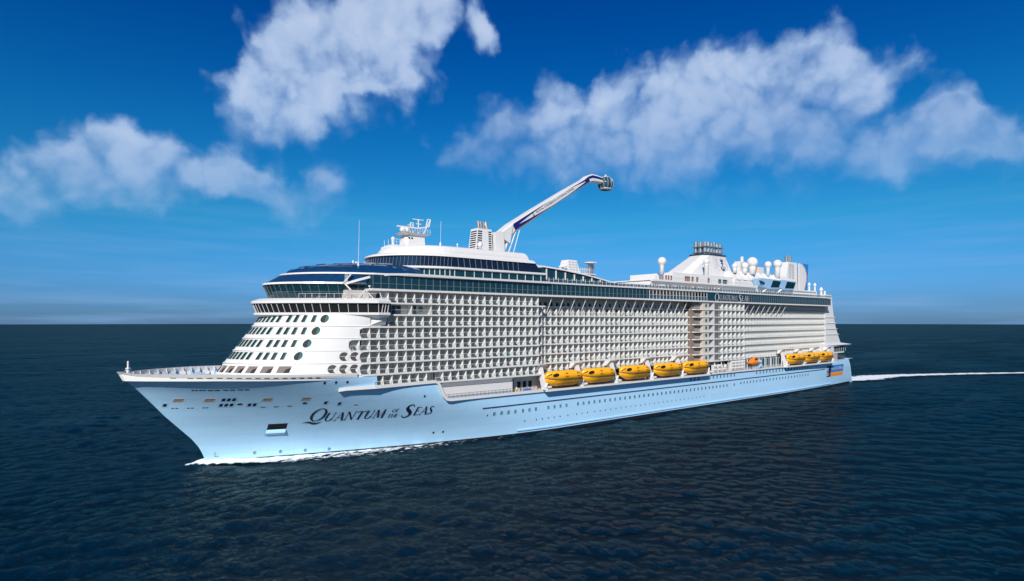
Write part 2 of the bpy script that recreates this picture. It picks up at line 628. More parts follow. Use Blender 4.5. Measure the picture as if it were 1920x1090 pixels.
def hull_plate(mb, x0, x1, z0, z1, off=.05, slant=0., mi=0, n=2):
    """a plate lying on the curved port side"""
    for k in range(n):
        a = x0 + (x1 - x0) * k / n
        b = x0 + (x1 - x0) * (k + 1) / n
        zm = (z0 + z1) / 2
        mb.face([hpt(a, z0, off), hpt(b, z0, off), hpt(b + slant * .5, zm, off), hpt(a + slant * .5, zm, off)], mi)
        mb.face([hpt(a + slant * .5, zm, off), hpt(b + slant * .5, zm, off), hpt(b + slant, z1, off), hpt(a + slant, z1, off)], mi)


def hull_disc(mb, x, z, rx, rz, off=.06, mi=0, a0=0, n=14):
    mb.face([hpt(x + rx * math.cos(2 * PI * k / n), z + rz * math.sin(2 * PI * k / n), off) for k in range(n)], mi)


def hull_window(x, z, w=.85, h=1.15, kind='window', green=True):
    mb = MB()
    n = 6
    pts = []
    r = .22
    for cx, cz, a in ((w / 2 - r, h / 2 - r, 0), (-w / 2 + r, h / 2 - r, 90), (-w / 2 + r, -h / 2 + r, 180), (w / 2 - r, -h / 2 + r, 270)):
        for k in range(4):
            t = R(a + 30 * k)
            pts.append((cx + r * math.cos(t), cz + r * math.sin(t)))
    mb.face([hpt(x + a * 1.22, z + b * 1.12, .035) for a, b in pts], 0)
    mb.face([hpt(x - w * .27 + a * .36, z + b * .94, .05) for a, b in pts], 1)
    mb.face([hpt(x + w * .25 + a * .38, z + b * .94, .05) for a, b in pts], 2)
    return part(mb, 'hull_window', [HULL, DARK, GREENGLASS if green else DOORGLASS])


W1 = [71.3, 73.8, 76.25, 78.75, 81.6, 84.15, 86.7, 91.8, 94.35, 96.9, 99.5] + [104.6 + 2.55 * k for k in range(35)] + [196.8]
W1 = [x for x in W1 if x < 192.5 or x == 196.8]
for i, x in enumerate(W1):
    hull_window(x, 7.7, green=x < 128)
for x in [202 + 2.56 * k for k in range(5)] + [215 + 2.87 * k for k in range(18)]:
    hull_window(x, 8.0, green=False)
for x in [166.1, 168.7, 171.2, 178.9] + [178.9 + 2.58 * k for k in range(1, 8)] + [215 + 2.85 * k for k in range(18)]:
    hull_window(x, 11.65, .9, 1.3, green=False)
mb = MB()
for x in [69, 82.5, 86.9, 89.3, 91.8, 94.2, 96.7, 100.1, 104, 106.4, 108.9, 112.4] + [115 + 2.6 * k for k in range(24)]:
    z = 7.4 if x == 69 else 4.45
    hull_disc(mb, x, z, .2, .24)
part(mb, 'porthole_row', DARK)
for x, y_, z in ((21.8, 0, 19.77), (24.43, 0, 19.74), (27.13, 0, 19.67), (48.3, 0, 14.6), (53.5, 0, 3.77), (56.25, 0, 3.75)):
    mb = MB()
    hull_disc(mb, x, z, .42, .46, .04, 0)
    hull_disc(mb, x + .05, z, .27, .32, .055, 1)
    part(mb, 'porthole', [SKYBLUE, DARK])
for x in (-3.96, -3.3, -2.56, -1.9):
    mb = MB()
    hull_plate(mb, x - .25, x + .25, 18.78, 18.98)
    part(mb, 'freeing_slot', DARK)
for x in (-.78, .44, 2.02, 3.26, 4.74, 6.0):
    mb = MB()
    hull_plate(mb, x - .5, x + .5, 18.72, 18.92)
    part(mb, 'freeing_slot', DARK)
for x in (-6.95, -6.23, -4.1, -3.37, -1.26, -.62):
    mb = MB()
    hull_plate(mb, x - .22, x + .22, 14.33, 14.53)
    part(mb, 'freeing_slot', DARK)
for x in (10.3, 13.0, 15.8, 30.76):
    mb = MB()
    hull_plate(mb, x - .5, x + .5, 14.0 if x < 30 else 13.4, 14.2 if x < 30 else 13.6)
    part(mb, 'freeing_slot', BROWN)
for x, z in ((-6.24, 16.38), (-.55, 16.3), (10.62, 16.02), (18.75, 15.8)):        # mooring openings
    mb = MB()
    hull_plate(mb, x - 1.15, x + 1.05, z - .55, z + .5, .03, .35, 0)
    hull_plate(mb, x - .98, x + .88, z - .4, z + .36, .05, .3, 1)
    for k in range(4):
        hull_plate(mb, x - .75 + k * .45, x - .62 + k * .45, z - .38, z + .1, .07, .2, 0, 1)
    part(mb, 'mooring_opening', [WHITE, BROWN])
for x, z, n in ((3.1, 16.33, 3), (2.87, 14.98, 3), (7.9, 14.85, 2), (-8.5, 15.2, 1), (23.43, 14.55, 1), (26.7, 14.1, 1)):
    mb = MB()
    hull_plate(mb, x - .5 * n - .12, x + .5 * n + .12, z - .55, z + .55, .03, .12, 0)
    for k in range(n):
        c = x - .5 * n + .5 + k
        hull_plate(mb, c - .33, c + .33, z - .36, z + .36, .05, .12, 1, 1)
    part(mb, 'bow_window', [SKYBLUE, DARK])
for x, z in ((5.58, 15.0), (18.91, 14.62)):
    mb = MB()
    hull_disc(mb, x, z, .75, .38, .03, 0)
    hull_disc(mb, x - .05, z + .1, .55, .24, .05, 1)
    part(mb, 'hawse_hole', [SKYBLUE, DARK])
# anchor pocket
mb = MB()
hull_plate(mb, 12.3, 16.4, 7.95, 9.6, .05, .1, 0, 3)
mb.face([hpt(12.0, 7.1, .75), hpt(16.2, 7.1, .75), hpt(16.4, 7.95, .06), hpt(12.3, 7.95, .06)], 1)
mb.face([hpt(12.0, 7.1, .75), hpt(12.1, 6.4, .03), hpt(16.3, 6.4, .03), hpt(16.2, 7.1, .75)], 1)
hull_plate(mb, 12.1, 16.6, 9.5, 9.65, .09, .0, 1, 3)
part(mb, 'anchor_pocket', [DARK, HULL])
for x, z in ((10.4, 2.13), (16, 1.96), (21.55, 1.82), (27.1, 1.65)):              # thruster marks
    mb = MB()
    n = 16
    for k in range(n):
        a, b = 2 * PI * k / n, 2 * PI * (k + 1) / n
        mb.face([hpt(x + r * math.cos(t), z + r * 1.1 * math.sin(t), .06) for r, t in ((.34, a), (.34, b), (.25, b), (.25, a))])
    mb.face([hpt(x + a, z + b, .065) for a, b in ((-.13, -.2), (-.05, -.2), (.15, .2), (.07, .2))])
    mb.face([hpt(x + a, z + b, .068) for a, b in ((-.15, .12), (-.02, .2), (.12, .0), (.04, -.04))])
    part(mb, 'thruster_mark', TRIM)
mb = MB()
for a, b in (((1.9, 2.55), (2.2, 2.8)), ((2.2, 2.8), (2.35, 2.4)), ((2.35, 2.4), (2.0, 1.9)), ((2.0, 1.9), (2.7, 1.75)), ((2.7, 1.75), (2.9, 1.95))):
    mb.face([hpt(a[0], a[1] - .05, .06), hpt(b[0], b[1] - .05, .06), hpt(b[0], b[1] + .05, .06), hpt(a[0], a[1] + .05, .06)])
part(mb, 'bulb_mark', TRIM)

# the name on the bow ------------------------------------------------------
TK, TN = .17, .06


def vs(x0, y0, x1, y1, w):
    n = 5
    o = []
    for k in range(n):
        a, b = k / n, (k + 1) / n
        o.append([(x0 + (x1 - x0) * a - w / 2, y0 + (y1 - y0) * a), (x0 + (x1 - x0) * a + w / 2, y0 + (y1 - y0) * a), (x0 + (x1 - x0) * b + w / 2, y0 + (y1 - y0) * b), (x0 + (x1 - x0) * b - w / 2, y0 + (y1 - y0) * b)])
    return o


def hs_(x0, x1, y, h=.055):
    return [[(x0, y - h / 2), (x1, y - h / 2), (x1, y + h / 2), (x0, y + h / 2)]]


def arc(cx, cy, rx, ry, tx, ty, a0, a1, n=20, tilt=0):
    o = []
    for k in range(n):
        a, b = R(a0 + (a1 - a0) * k / n), R(a0 + (a1 - a0) * (k + 1) / n)
        P = lambda t, sx, sy: (cx + sx * math.cos(t) + tilt * sy * math.sin(t), cy + sy * math.sin(t))
        o.append([P(a, rx - tx, ry - ty), P(a, rx, ry), P(b, rx, ry), P(b, rx - tx, ry - ty)])
    return o


def spine(P):
    o = []
    for (a, b) in zip(P, P[1:]):
        d = Vector((b[0] - a[0], b[1] - a[1])).normalized()
        n = Vector((-d.y, d.x))
        o.append([(a[0] - n.x * a[2] / 2, a[1] - n.y * a[2] / 2), (b[0] - n.x * b[2] / 2, b[1] - n.y * b[2] / 2), (b[0] + n.x * b[2] / 2, b[1] + n.y * b[2] / 2), (a[0] + n.x * a[2] / 2, a[1] + n.y * a[2] / 2)])
    return o


def sf(x, y, w=.26):
    return hs_(x - w / 2, x + w / 2, y + (.02 if y < .5 else -.02), .045)


S_SP = [(.50, .80, .03), (.47, .92, .05), (.36, .985, .07), (.2, .95, .1), (.11, .83, .15), (.13, .7, .18), (.26, .57, .2), (.4, .44, .2), (.5, .3, .18), (.48, .14, .14), (.36, .03, .09), (.2, .015, .07), (.08, .09, .05), (.03, .22, .03)]
GLYPH = {
    'Q': (1.0, arc(.48, .5, .48, .52, .16, .05, 0, 360, 32) + spine([(-.25, -.16, .02), (-.05, -.08, .06), (.2, -.1, .12), (.45, -.2, .15), (.68, -.22, .11), (.88, -.1, .04), (.95, -.02, .02)])),
    'O': (.92, arc(.44, .5, .44, .52, .16, .05, 0, 360, 28)),
    'U': (.92, vs(.16, .32, .16, 1, TK) + vs(.76, .32, .76, 1, TN) + arc(.43, .33, .35, .35, .14, .07, 180, 360, 14) + sf(.16, 1, .36) + sf(.76, 1)),
    'A': (.86, vs(.08, 0, .44, 1, TN) + vs(.42, 1, .8, 0, TK) + hs_(.22, .62, .36, .05) + sf(.08, 0) + sf(.8, 0, .34)),
    'N': (.95, vs(.14, 0, .14, 1, TN) + vs(.14, 1, .8, 0, TK) + vs(.8, 0, .8, 1, TN) + sf(.14, 0) + sf(.1, 1, .25) + sf(.8, 1)),
    'T': (.78, vs(.4, 0, .4, .96, TK) + hs_(.0, .8, .96, .06) + vs(.03, .8, .0, .96, .05) + vs(.77, .8, .8, .96, .05) + sf(.4, 0, .36)),
    'M': (1.12, vs(.1, 0, .16, 1, TN) + vs(.2, 1, .52, .06, TK) + vs(.52, .06, .88, 1, TN) + vs(.95, 0, .9, 1, TK) + sf(.1, 0) + sf(.95, 0, .34) + sf(.16, 1) + sf(.92, 1)),
    'E': (.66, vs(.16, 0, .16, 1, TK) + hs_(.05, .58, .97, .055) + hs_(.16, .48, .52, .05) + hs_(.05, .62, .03, .055) + vs(.6, .84, .6, .97, .04) + vs(.63, .03, .65, .2, .04) + vs(.48, .44, .48, .6, .04)),
    'S': (.62, spine(S_SP)),
    'F': (.62, vs(.16, 0, .16, 1, TK) + hs_(.05, .58, .97, .055) + hs_(.16, .48, .52, .05) + vs(.6, .82, .6, .97, .04) + vs(.48, .44, .48, .6, .04) + sf(.16, 0, .32)),
    'H': (.95, vs(.16, 0, .16, 1, TK) + vs(.8, 0, .8, 1, TK) + hs_(.16, .8, .52, .05) + sf(.16, 0, .3) + sf(.16, 1, .3) + sf(.8, 0, .3) + sf(.8, 1, .3)),
}


def write_line(s, u0, z0, h, length, slant, pt, mb, mi=0, gap=.07):
    """serif capitals from u0, baseline z0; pt(u, z, k) gives a point on the surface"""
    tot = sum(GLYPH[c][0] + gap for c in s) - gap
    k = length / tot
    u = u0
    cnt = 0
    for c in s:
        adv, polys = GLYPH[c]
        for P in polys:
            cnt += 1
            mb.face([pt(u + a * k + b * h * slant, z0 + b * h, cnt % 40) for a, b in P], mi)
        u += (adv + gap) * k


P = lambda u, z, k: hpt(u, z, .07 + .0015 * k)
for wd in ([('Q', 20.6, 9.7, 3.3, 3.6, .28), ('UANTUM', 24.1, 9.45, 2.25, 14.4, .28)], [('OF', 40.25, 10.75, .95, 1.7, .3), ('THE', 39.45, 9.3, 1.0, 2.65, .3)], [('S', 42.9, 9.0, 3.55, 2.75, .32), ('EAS', 46.2, 9.45, 2.25, 5.2, .28)]):
    mb = MB()
    for a in wd:
        write_line(*a, P, mb)
    part(mb, 'name_lettering', INK)

# company mark by the stern: navy, blue and orange panel ---------------------


def crown_anchor(mb, org, ux, uy, h, mi):
    """crown over an anchor, drawn in a box of height h"""
    o, ux, uy = Vector(org), Vector(ux), Vector(uy)
    k = [0]

    def pl(pts):
        k[0] += 1
        n = ux.cross(uy).normalized() * (.004 * k[0])
        mb.face([o + ux * (a * h) + uy * (b * h) + n for a, b in pts], mi)
    pl([(-.16, .72), (.16, .72), (.16, .68), (-.16, .68)])
    pl([(-.16, .74), (.16, .74), (.2, .86), (.1, .79), (.06, .93), (0, .8), (-.06, .93), (-.1, .79), (-.2, .86)])
    for x in (-.2, -.07, .07, .2):
        y = .89 if abs(x) > .1 else .96
        pl([(x - .03, y), (x, y - .035), (x + .03, y), (x, y + .035)])
    pl([(-.15, .6), (.15, .6), (.15, .54), (-.15, .54)])
    pl([(-.04, .66), (.04, .66), (.04, .1), (-.04, .1)])
    A = [(-.22, .3), (-.27, .2), (-.2, .08), (0, 0), (.2, .08), (.27, .2), (.22, .3)]
    I = [(-.22, .3), (-.19, .2), (-.14, .14), (0, .09), (.14, .14), (.19, .2), (.22, .3)]
    for a in range(6):
        pl([A[a], A[a + 1], I[a + 1], I[a]])
    for s in (-1, 1):
        pl([(s * .3, .24), (s * .22, .36), (s * .13, .24)])


def stern_panel():
    x0, x1, x2, z0, zm, z1 = 286.0, 291.0, 308.0, 5.3, 7.5, 11.2
    mb = MB()
    hull_plate(mb, x0, x1, z0, z1, .06, 0, 0, 3)
    hull_plate(mb, x1 + .02, x2, zm + .02, z1, .06, 0, 1, 8)
    hull_plate(mb, x1 + .02, x2, z0, zm, .06, 0, 2, 8)
    p = part(mb, 'company_panel', [NAVY, LOGOBLUE, LOGOORANGE])
    mb = MB()
    a, b = Vector(hpt(x0, 8.3, .2)), Vector(hpt(x1, 8.3, .2))
    bot, top = Vector(hpt(286.8, z0, .2)), Vector(hpt(286.8, z1, .2))
    ux, uy = (b - a).normalized(), (top - bot).normalized()
    crown_anchor(mb, bot + uy * .5, ux, uy, 5.0, 0)
    a, b = Vector(hpt(x1 + .6, zm + .7, .2)), Vector(hpt(x2 - .6, zm + .7, .2))
    V = MB()
    add_text(V, 'RoyalCaribbean', (0, 0, 0), (1, 0, 0), (0, 1, 0), x2 - x1 - 1.2, 2.4, (0, 0, 0))
    W = MB()
    add_text(W, 'INTERNATIONAL', (0, 0, 0), (1, 0, 0), (0, 1, 0), x2 - x1 - 2.4, .95, (0, 0, 0))
    for T, xo, zo, mi in ((V, x1 + .6, zm + .6, 0), (W, x1 + 1.2, z0 + .6, 1)):
        i = len(mb.v)
        mb.v += [hpt(xo + q[0], zo + q[1], .2) for q in T.v]
        mb.f += [tuple(i + k for k in f) for f in T.f]
        mb.m += [mi] * len(T.f)
    mb.build('panel_lettering', [WHITE, mat('orange_print', (.8, .42, .2), .5)], p)


stern_panel()

# ------------------------------------------------------------------ white front
ZR = [(21.25, 24.2), (24.2, 27.2), (27.2, 30.15), (30.15, 33.1), (33.1, 36.1)]
XEND = [30.35, 30.35, 27.85, 30.35, 32.85]


def front_strip(mb, z0, z1, xe, mi=0, off=0.):
    lo = hi = None
    rings = []
    for z in (z0, z0 + .18, (z0 + z1) / 2, z1):
        ring = []
        ye = side(xe, (z0 + z1) / 2)
        ys = [-ye * math.cos(PI * k / 60) for k in range(61)]
        o = off + (.3 if z == z0 else 0)
        for y in ys:
            x = front(z, y) if abs(y) < ye - 1e-6 else xe
            ring.append((x - o * max(0, 1 - abs(y) / B), y * (1 + o / 40), z))
        rings.append(ring)
    mb.loft(rings, closed=False, cap=False, mi=mi)


mb = MB()
front_strip(mb, 20.72, 21.25, 31)
for (a, b), xe in zip(ZR, XEND):
    front_strip(mb, a, b, xe)
part(mb, 'white_front', WHITE)
YW = [-13.8, -12.3, -10.9, -9.5, -7.25, -5.8, -4.4, -3.0, -1.6, -.2, 1.3, 2.8, 4.3, 5.8]
for zc, sc, yc in ((34.95, 1.05, -16.06), (32.0, 1.0, -15.47), (29.0, .957, -14.97), (26.05, .912, -14.52)):
    for i, y in enumerate(YW):
        y *= sc
        mb = MB()
        sl = 1 / math.hypot(1, (front(zc, y + .3) - front(zc, y - .3)) / .6)
        for hw, hh, o, mi in ((.6 * sl, .98, .05, 0), (.5 * sl, .86, .08, 1)):
            ring = [(y - hw, zc - hh), (y + hw, zc - hh), (y + hw, zc + hh), (y - hw, zc + hh)]
            mb.face([(front(z, yy) - o, yy - o * .4, z) for yy, z in ring], mi)
        ring = [(y - .5 * sl, zc - .86), (y - .22 * sl, zc - .86), (y - .22 * sl, zc + .86), (y - .5 * sl, zc + .86)]
        mb.face([(front(z, yy) - .1, yy - .04, z) for yy, z in ring], 2)
        part(mb, 'front_window', [WHITE, DARK, GREENGLASS])
    mb = MB()
    sl = 1 / math.hypot(1, (front(zc, yc + .3) - front(zc, yc - .3)) / .6)
    for r, o, mi, dy in ((1.12, .05, 0, 0), (.98, .08, 1, 0), (.86, .11, 2, 0)):
        n = 20
        pts = [(yc + dy + r * sl * math.cos(2 * PI * k / n), zc + r * math.sin(2 * PI * k / n)) for k in range(n)]
        if mi == 2:
            pts = pts[6:15]
        mb.face([(front(z, yy) - o, yy - o, z) for yy, z in pts], mi)
    part(mb, 'round_window', [WHITE, DARK, GREENGLASS])
for y in (-13.5, -11.2, -8.8, -6.5, -4.2, -1.8, .6, 3, 5.4, 7.8):
    mb = MB()
    for hw, o, mi, z0, z1 in ((.95, .05, 0, 22.0, 23.85), (.8, .09, 1, 22.15, 23.7)):
        ring = [(y - hw, z0), (y + hw, z0), (y + hw, z1), (y - hw, z1)]
        mb.face([(front(z, yy) - o, yy - o, z) for yy, z in ring], mi)
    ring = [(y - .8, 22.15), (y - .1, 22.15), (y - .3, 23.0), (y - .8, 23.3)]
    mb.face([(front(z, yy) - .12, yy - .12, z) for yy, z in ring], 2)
    part(mb, 'mooring_deck_opening', [WHITE, BROWN, DARK])
# round balcony openings in the side of the front
for x, z in ((24.2, 22.75), (26.7, 22.75), (29.1, 22.75), (26.8, 25.75), (29.2, 25.75)):
    mb = MB()
    n = 24
    y0 = side(x, z)
    slope = (side(x + .5, z) - side(x - .5, z))
    pt = lambda a, b, o: (x + a, -(y0 + slope * a) - o, z + b)
    for r, o, mi in ((1.2, .04, 0), (1.08, .07, 1)):
        mb.face([pt(r * math.cos(2 * PI * k / n), r * math.sin(2 * PI * k / n), o) for k in range(n)], mi)
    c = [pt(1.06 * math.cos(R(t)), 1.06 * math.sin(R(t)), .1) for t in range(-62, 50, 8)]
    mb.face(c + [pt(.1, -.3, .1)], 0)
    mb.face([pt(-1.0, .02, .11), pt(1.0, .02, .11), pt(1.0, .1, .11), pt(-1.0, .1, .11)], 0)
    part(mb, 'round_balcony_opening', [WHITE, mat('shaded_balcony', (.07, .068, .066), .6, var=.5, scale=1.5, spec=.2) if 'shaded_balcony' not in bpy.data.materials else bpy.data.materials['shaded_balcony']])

# ------------------------------------------------------------------ inner blocks that carry the cabins


def plan(x0, xt, xa, hw, p=2., q=2., n=28):
    """front-rounded outline: nose at x0, straight from xt to xa, half width hw"""
    o = [(xa, -hw)]
    for k in range(n + 1):
        y = -hw * math.cos(PI * k / n)
        o.append((xt - (xt - x0) * (1 - (abs(y) / hw) ** p) ** (1 / q), y))
    o.append((xa, hw))
    return o


def storey(mb, z0, o0, z1, o1, mi=0, cap=True):
    mb.loft([[(x, y, z0) for x, y in o0], [(x, y, z1) for x, y in o1]], mi=mi, cap=cap)


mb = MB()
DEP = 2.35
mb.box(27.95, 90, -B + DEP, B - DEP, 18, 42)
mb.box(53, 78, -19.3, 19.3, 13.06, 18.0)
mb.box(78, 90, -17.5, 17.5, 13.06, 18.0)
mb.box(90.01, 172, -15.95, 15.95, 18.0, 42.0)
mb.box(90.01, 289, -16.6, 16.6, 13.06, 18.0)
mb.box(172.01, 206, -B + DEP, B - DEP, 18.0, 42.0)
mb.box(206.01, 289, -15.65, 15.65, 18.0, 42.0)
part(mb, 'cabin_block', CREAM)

# rows of balconies ------------------------------------------------------
ROWS = [39.05, 36.1, 33.1, 30.15, 27.2, 24.2, 21.25, 18.25]
XS = [35.35, 50.35, 32.85, 30.35, 27.85, 30.35, 30.35, 33.9]
# floor slabs with white edge bands
mb = MB()


def slab(mb, pts, yi, z0, z1):
    """pts of (x, y_out)"""
    lo = [(x, -y, z0) for x, y in pts] + [(x, -yi, z0) for x, y in reversed(pts)]
    hi = [(x, -y, z1) for x, y in pts] + [(x, -yi, z1) for x, y in reversed(pts)]
    n = len(pts)
    for k in range(n - 1):
        mb.hexa([lo[k], lo[k + 1], lo[2 * n - 2 - k], lo[2 * n - 1 - k]], [hi[k], hi[k + 1], hi[2 * n - 2 - k], hi[2 * n - 1 - k]])


for i, zf in enumerate(ROWS):
    x0 = min(XS[i], XS[i + 1] if i < 7 else 99) if i else 33
    if i == 1:
        x0 = 32.9
    if i == 7:
        x0 = 33.9
    xsn = [x0] + [x for x in (28, 30, 32, 34) if x > x0 + .3] + [88.3]
    pts = [(x, side(x, zf + 1.4) + .1) for x in xsn]
    mbr = MB()
    slab(mbr, pts, 17, zf - .42, zf)
    if i != 0 and i != 7:
        slab(mbr, [(88.3, B + .1), (92.2, 18.1), (171, 18.1)], 15.5, zf - .38, zf)
    if i == 0:
        slab(mbr, [(88.3, B + .1), (90.5, B + .1)], 15.5, zf - .38, zf)
        slab(mbr, [(91, 18.1), (171, 17.6)], 15.5, zf - .34, zf)
    if i == 7:
        slab(mbr, [(88.3, B + .1), (89, B + .1)], 15.5, zf - .38, zf)
        slab(mbr, [(89.2, 18.1), (171, 18.1)], 15.5, zf - .38, zf)
    slab(mbr, [(168.4, 18.1), (169.4, B - .2), (172.5, B + .1), (205.5, B + .1), (206.5, 18.1), (289, 17.8)], 15, zf - .34, zf)
    part(mbr, 'deck_edge', WHITE)


def bay(mb, w, h, dep, door=True, chair=True, mi=(0, 1, 2, 3), railing=True, bw=2.5, lowdiv=False):
    """one balcony; origin at the outer foot of its aft partition, bay lies forward of it"""
    divider(mb, w, h, dep, mi[0], lowdiv)


def divider(mb, h, dep, mi=0, low=False, x=0, y=0, z=0):
    t = .07
    if low:
        pr = [(.06, .02), (dep, .02), (dep, 1.3), (dep * .75, 1.3), (.06, h * .72)]
        pr = [(.06, .02), (dep, .02), (dep, .7), (.25, h * .8), (.06, h * .8)]
    else:
        pr = [(.06, .02), (dep, .02), (dep, h), (.35, h), (.06, h - .25)]
    mb.extr([(x - t, y + a, z + b) for a, b in pr], (t, 0, 0), mi)


def curtain(mb, bw, dep, h, mi, x=0, y=0, z=0, w=.5):
    a = x - bw + .16
    for k in range(5):
        b = a + w * k / 5
        mb.box(b, b + w / 5 - .02, y + dep - .1 - .02 * (k % 2), y + dep - .08, z + .08, z + h - .34, mi)


def towel(mb, bw, mi, x=0, y=0, z=0, p=.5):
    a = x - bw * p
    mb.box(a, a + .6, y - .05, y - .025, z + .5, z + 1.2, mi)


def rail_posts(mb, bw, mi, x=0, y=0, z=0):
    mb.box(x - bw + .02, x - .09, y - .02, y + .05, z + 1.1, z + 1.18, mi)
    mb.box(x - bw + .02, x - bw + .07, y, y + .05, z, z + 1.1, mi)


def rail_glass(mb, bw, mi, x=0, y=0, z=0):
    mb.box(x - bw + .1, x - .12, y + .005, y + .035, z + .12, z + 1.08, mi)


def door_leaf(mb, bw, dep, h, mi, mf, x=0, y=0, z=0):
    a = x - bw + .12
    mb.box(a, a + 1.05, y + dep - .07, y + dep - .03, z + .05, z + h - .28, mi)
    mb.box(a + 1.05, a + 1.13, y + dep - .09, y + dep - .02, z + .05, z + h - .28, mf)


def chair_set(mb, mi, x=0, y=0, z=0, k=0.):
    mb.box(x - 1.25 + k, x - .6 + k, y + .7, y + 1.3, z + .32, z + .42, mi)
    mb.hexa([(x - 1.25 + k, y + 1.25, z + .42), (x - .6 + k, y + 1.25, z + .42), (x - .6 + k, y + 1.33, z + .42), (x - 1.25 + k, y + 1.33, z + .42)], [(x - 1.25 + k, y + 1.5, z + 1.05), (x - .6 + k, y + 1.5, z + 1.05), (x - .6 + k, y + 1.58, z + 1.05), (x - 1.25 + k, y + 1.58, z + 1.05)], mi)
    for a in (-1.22, -.64):
        for b in (.74, 1.26):
            mb.box(x + a + k - .03, x + a + k + .03, y + b - .03, y + b + .03, z + .01, z + .32, mi)
    mb.box(x - 1.95 + k, x - 1.5 + k, y + .5, y + .95, z + .4, z + .46, mi)
    mb.box(x - 1.77 + k, x - 1.68 + k, y + .68, y + .77, z + .01, z + .4, mi)


H = 2.55
p0 = MB()
divider(p0, H, DEP - .02)
rail_posts(p0, 2.5, 0)
proto = p0.build('balcony', [PARTITION], ship)
c = MB()
rail_glass(c, 2.5, 0)
c.build('glass_railing', RAILGLASS, proto)
c = MB()
door_leaf(c, 2.5, DEP, H, 0, 1)
c.build('balcony_door', [DOORGLASS, WHITE], proto)
c = MB()
chair_set(c, 0)
c.build('chair', FURN, proto)
door_kinds = [c_.data for c_ in proto.children if c_.name.startswith('balcony_door')]
for w_ in (.55, 1.0):
    c = MB()
    door_leaf(c, 2.5, DEP, H, 0, 1)
    curtain(c, 2.5, DEP, H, 2, w=w_)
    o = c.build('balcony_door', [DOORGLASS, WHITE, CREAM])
    door_kinds.append(o.data)
    bpy.data.objects.remove(o)
chair_kinds = [c_.data for c_ in proto.children if c_.name.startswith('chair')]
for k_, tw in ((.5, None), (.2, 1)):
    c = MB()
    chair_set(c, 0, k=k_)
    if tw:
        c.box(-1.15, -.65, .72, 1.25, .425, .46, 1)
    o = c.build('chair', [FURN, WHITE])
    chair_kinds.append(o.data)
    bpy.data.objects.remove(o)
spots = []
for i, zf in enumerate(ROWS):
    if i == 7:
        for k in range(21):
            x = 36.4 + 2.5 * k
            if k == 6:
                continue
            spots.append((x, zf))
        continue
    x = XS[i]
    x = XS[i] + 2.5
    while x < 88.2:
        spots.append((x, zf))
        x += 2.5
    pass
spots.sort(key=lambda s: math.dist((s[0], -B, s[1]), cam.location))
stuff = MB()
first = True
for n, (x, zf) in enumerate(spots):
    y = -side(x, zf + 1.4)
    if n < 100:
        o = proto if first else copy_tree(proto, ship)
        first = False
        o.location = (x, y, zf)
        for c_ in o.children:
            if c_.name.startswith('balcony_door'):
                c_.data = door_kinds[random.choice((0, 0, 0, 1, 1, 2))]
            if c_.name.startswith('chair'):
                c_.data = chair_kinds[random.randrange(3)]
    else:
        divider(stuff, H, DEP - .02, 0, x=x, y=y, z=zf)
        rail_posts(stuff, 2.5, 0, x, y, zf)
        rail_glass(stuff, 2.5, 2, x, y, zf)
        door_leaf(stuff, 2.5, DEP, H, 1, 0, x, y, zf)
        chair_set(stuff, 3, x, y, zf, random.uniform(-.2, .4))
        if random.random() < .45:
            curtain(stuff, 2.5, DEP, H, 4, x, y, zf, random.choice((.4, .7, 1.0)))
        if random.random() < .06:
            towel(stuff, 2.5, random.choice((5, 6)), x, y, zf, random.uniform(.4, .9))
for i, zf in enumerate(ROWS):                                  # the set-back midships and after parts
    for (x0, n, y, dep, low) in ((93.0, 31, -18.0, 2.03, i == 1), (207.8, 33, -17.7, 2.03, False)):
        for k in range(n):
            x = x0 + 2.5 * k
            if x > 168.4 and x < 172 or x > 289:
                continue
            if i == 0 and (x < 170 or x < 246):
                if x > 91:
                    divider(stuff, 1.2, 1.4, 0, False, x, y + .6, zf)
                    stuff.box(x - 2.2, x - .2, -16.02, -15.97, zf + .05, zf + 1.25, 1)
                continue
            divider(stuff, H, dep, 0, low or (i == 1 and x < 246), x, y, zf)
            rail_posts(stuff, 2.5, 0, x, y, zf)
            rail_glass(stuff, 2.5, 2, x, y, zf)
            door_leaf(stuff, 2.5, dep, H, 1, 0, x, y, zf)
            chair_set(stuff, 3, x, y, zf, random.uniform(-.2, .4))
            if random.random() < .45:
                curtain(stuff, 2.5, dep, H, 4, x, y, zf, random.choice((.4, .7, 1.0)))
    for x in (188.5, 191.8, 195.1, 198.4, 201.7, 205.0) if i < 8 else ():
        divider(stuff, H, DEP, 0, False, x, -B, zf)
        rail_posts(stuff, 3.3, 0, x, -B, zf)
        rail_glass(stuff, 3.3, 2, x, -B, zf)
        door_leaf(stuff, 3.3, DEP, H, 1, 0, x, -B, zf)
        chair_set(stuff, 3, x, -B, zf)
sb = stuff.build('balcony', [PARTITION, DOORGLASS, RAILGLASS, FURN, CREAM, LOUNGE, CLOTH[4]], ship)
tag(sb, kind='stuff')
# corner fillets of the openings at the forward end
mb = MB()
for i in (2, 3, 4, 5, 6):
    zf = ROWS[i]
    x = XS[i]
    for zc, s in ((zf, 1), (zf + 2.55, -1)):
        r = .95
        pts = [(x, zc)] + [(x + r - r * math.sin(R(t)), zc + s * (r - r * math.cos(R(t)))) for t in range(0, 91, 15)]
        pts = [(a, -side(a, zf + 1.4) - .05, b) for a, b in pts]
        mb.extr(pts, (0, .12, 0))
    mb.extr([(x - .3, -side(x - .3, zf + 1.4) - .05, zf - .4), (x + .02, -side(x, zf + 1.4) - .05, zf - .4), (x + .02, -side(x, zf + 1.4) - .05, zf + 2.6), (x - .3, -side(x - .3, zf + 1.4) - .05, zf + 2.6)], (0, .5, 0))
part(mb, 'opening_surround', WHITE)
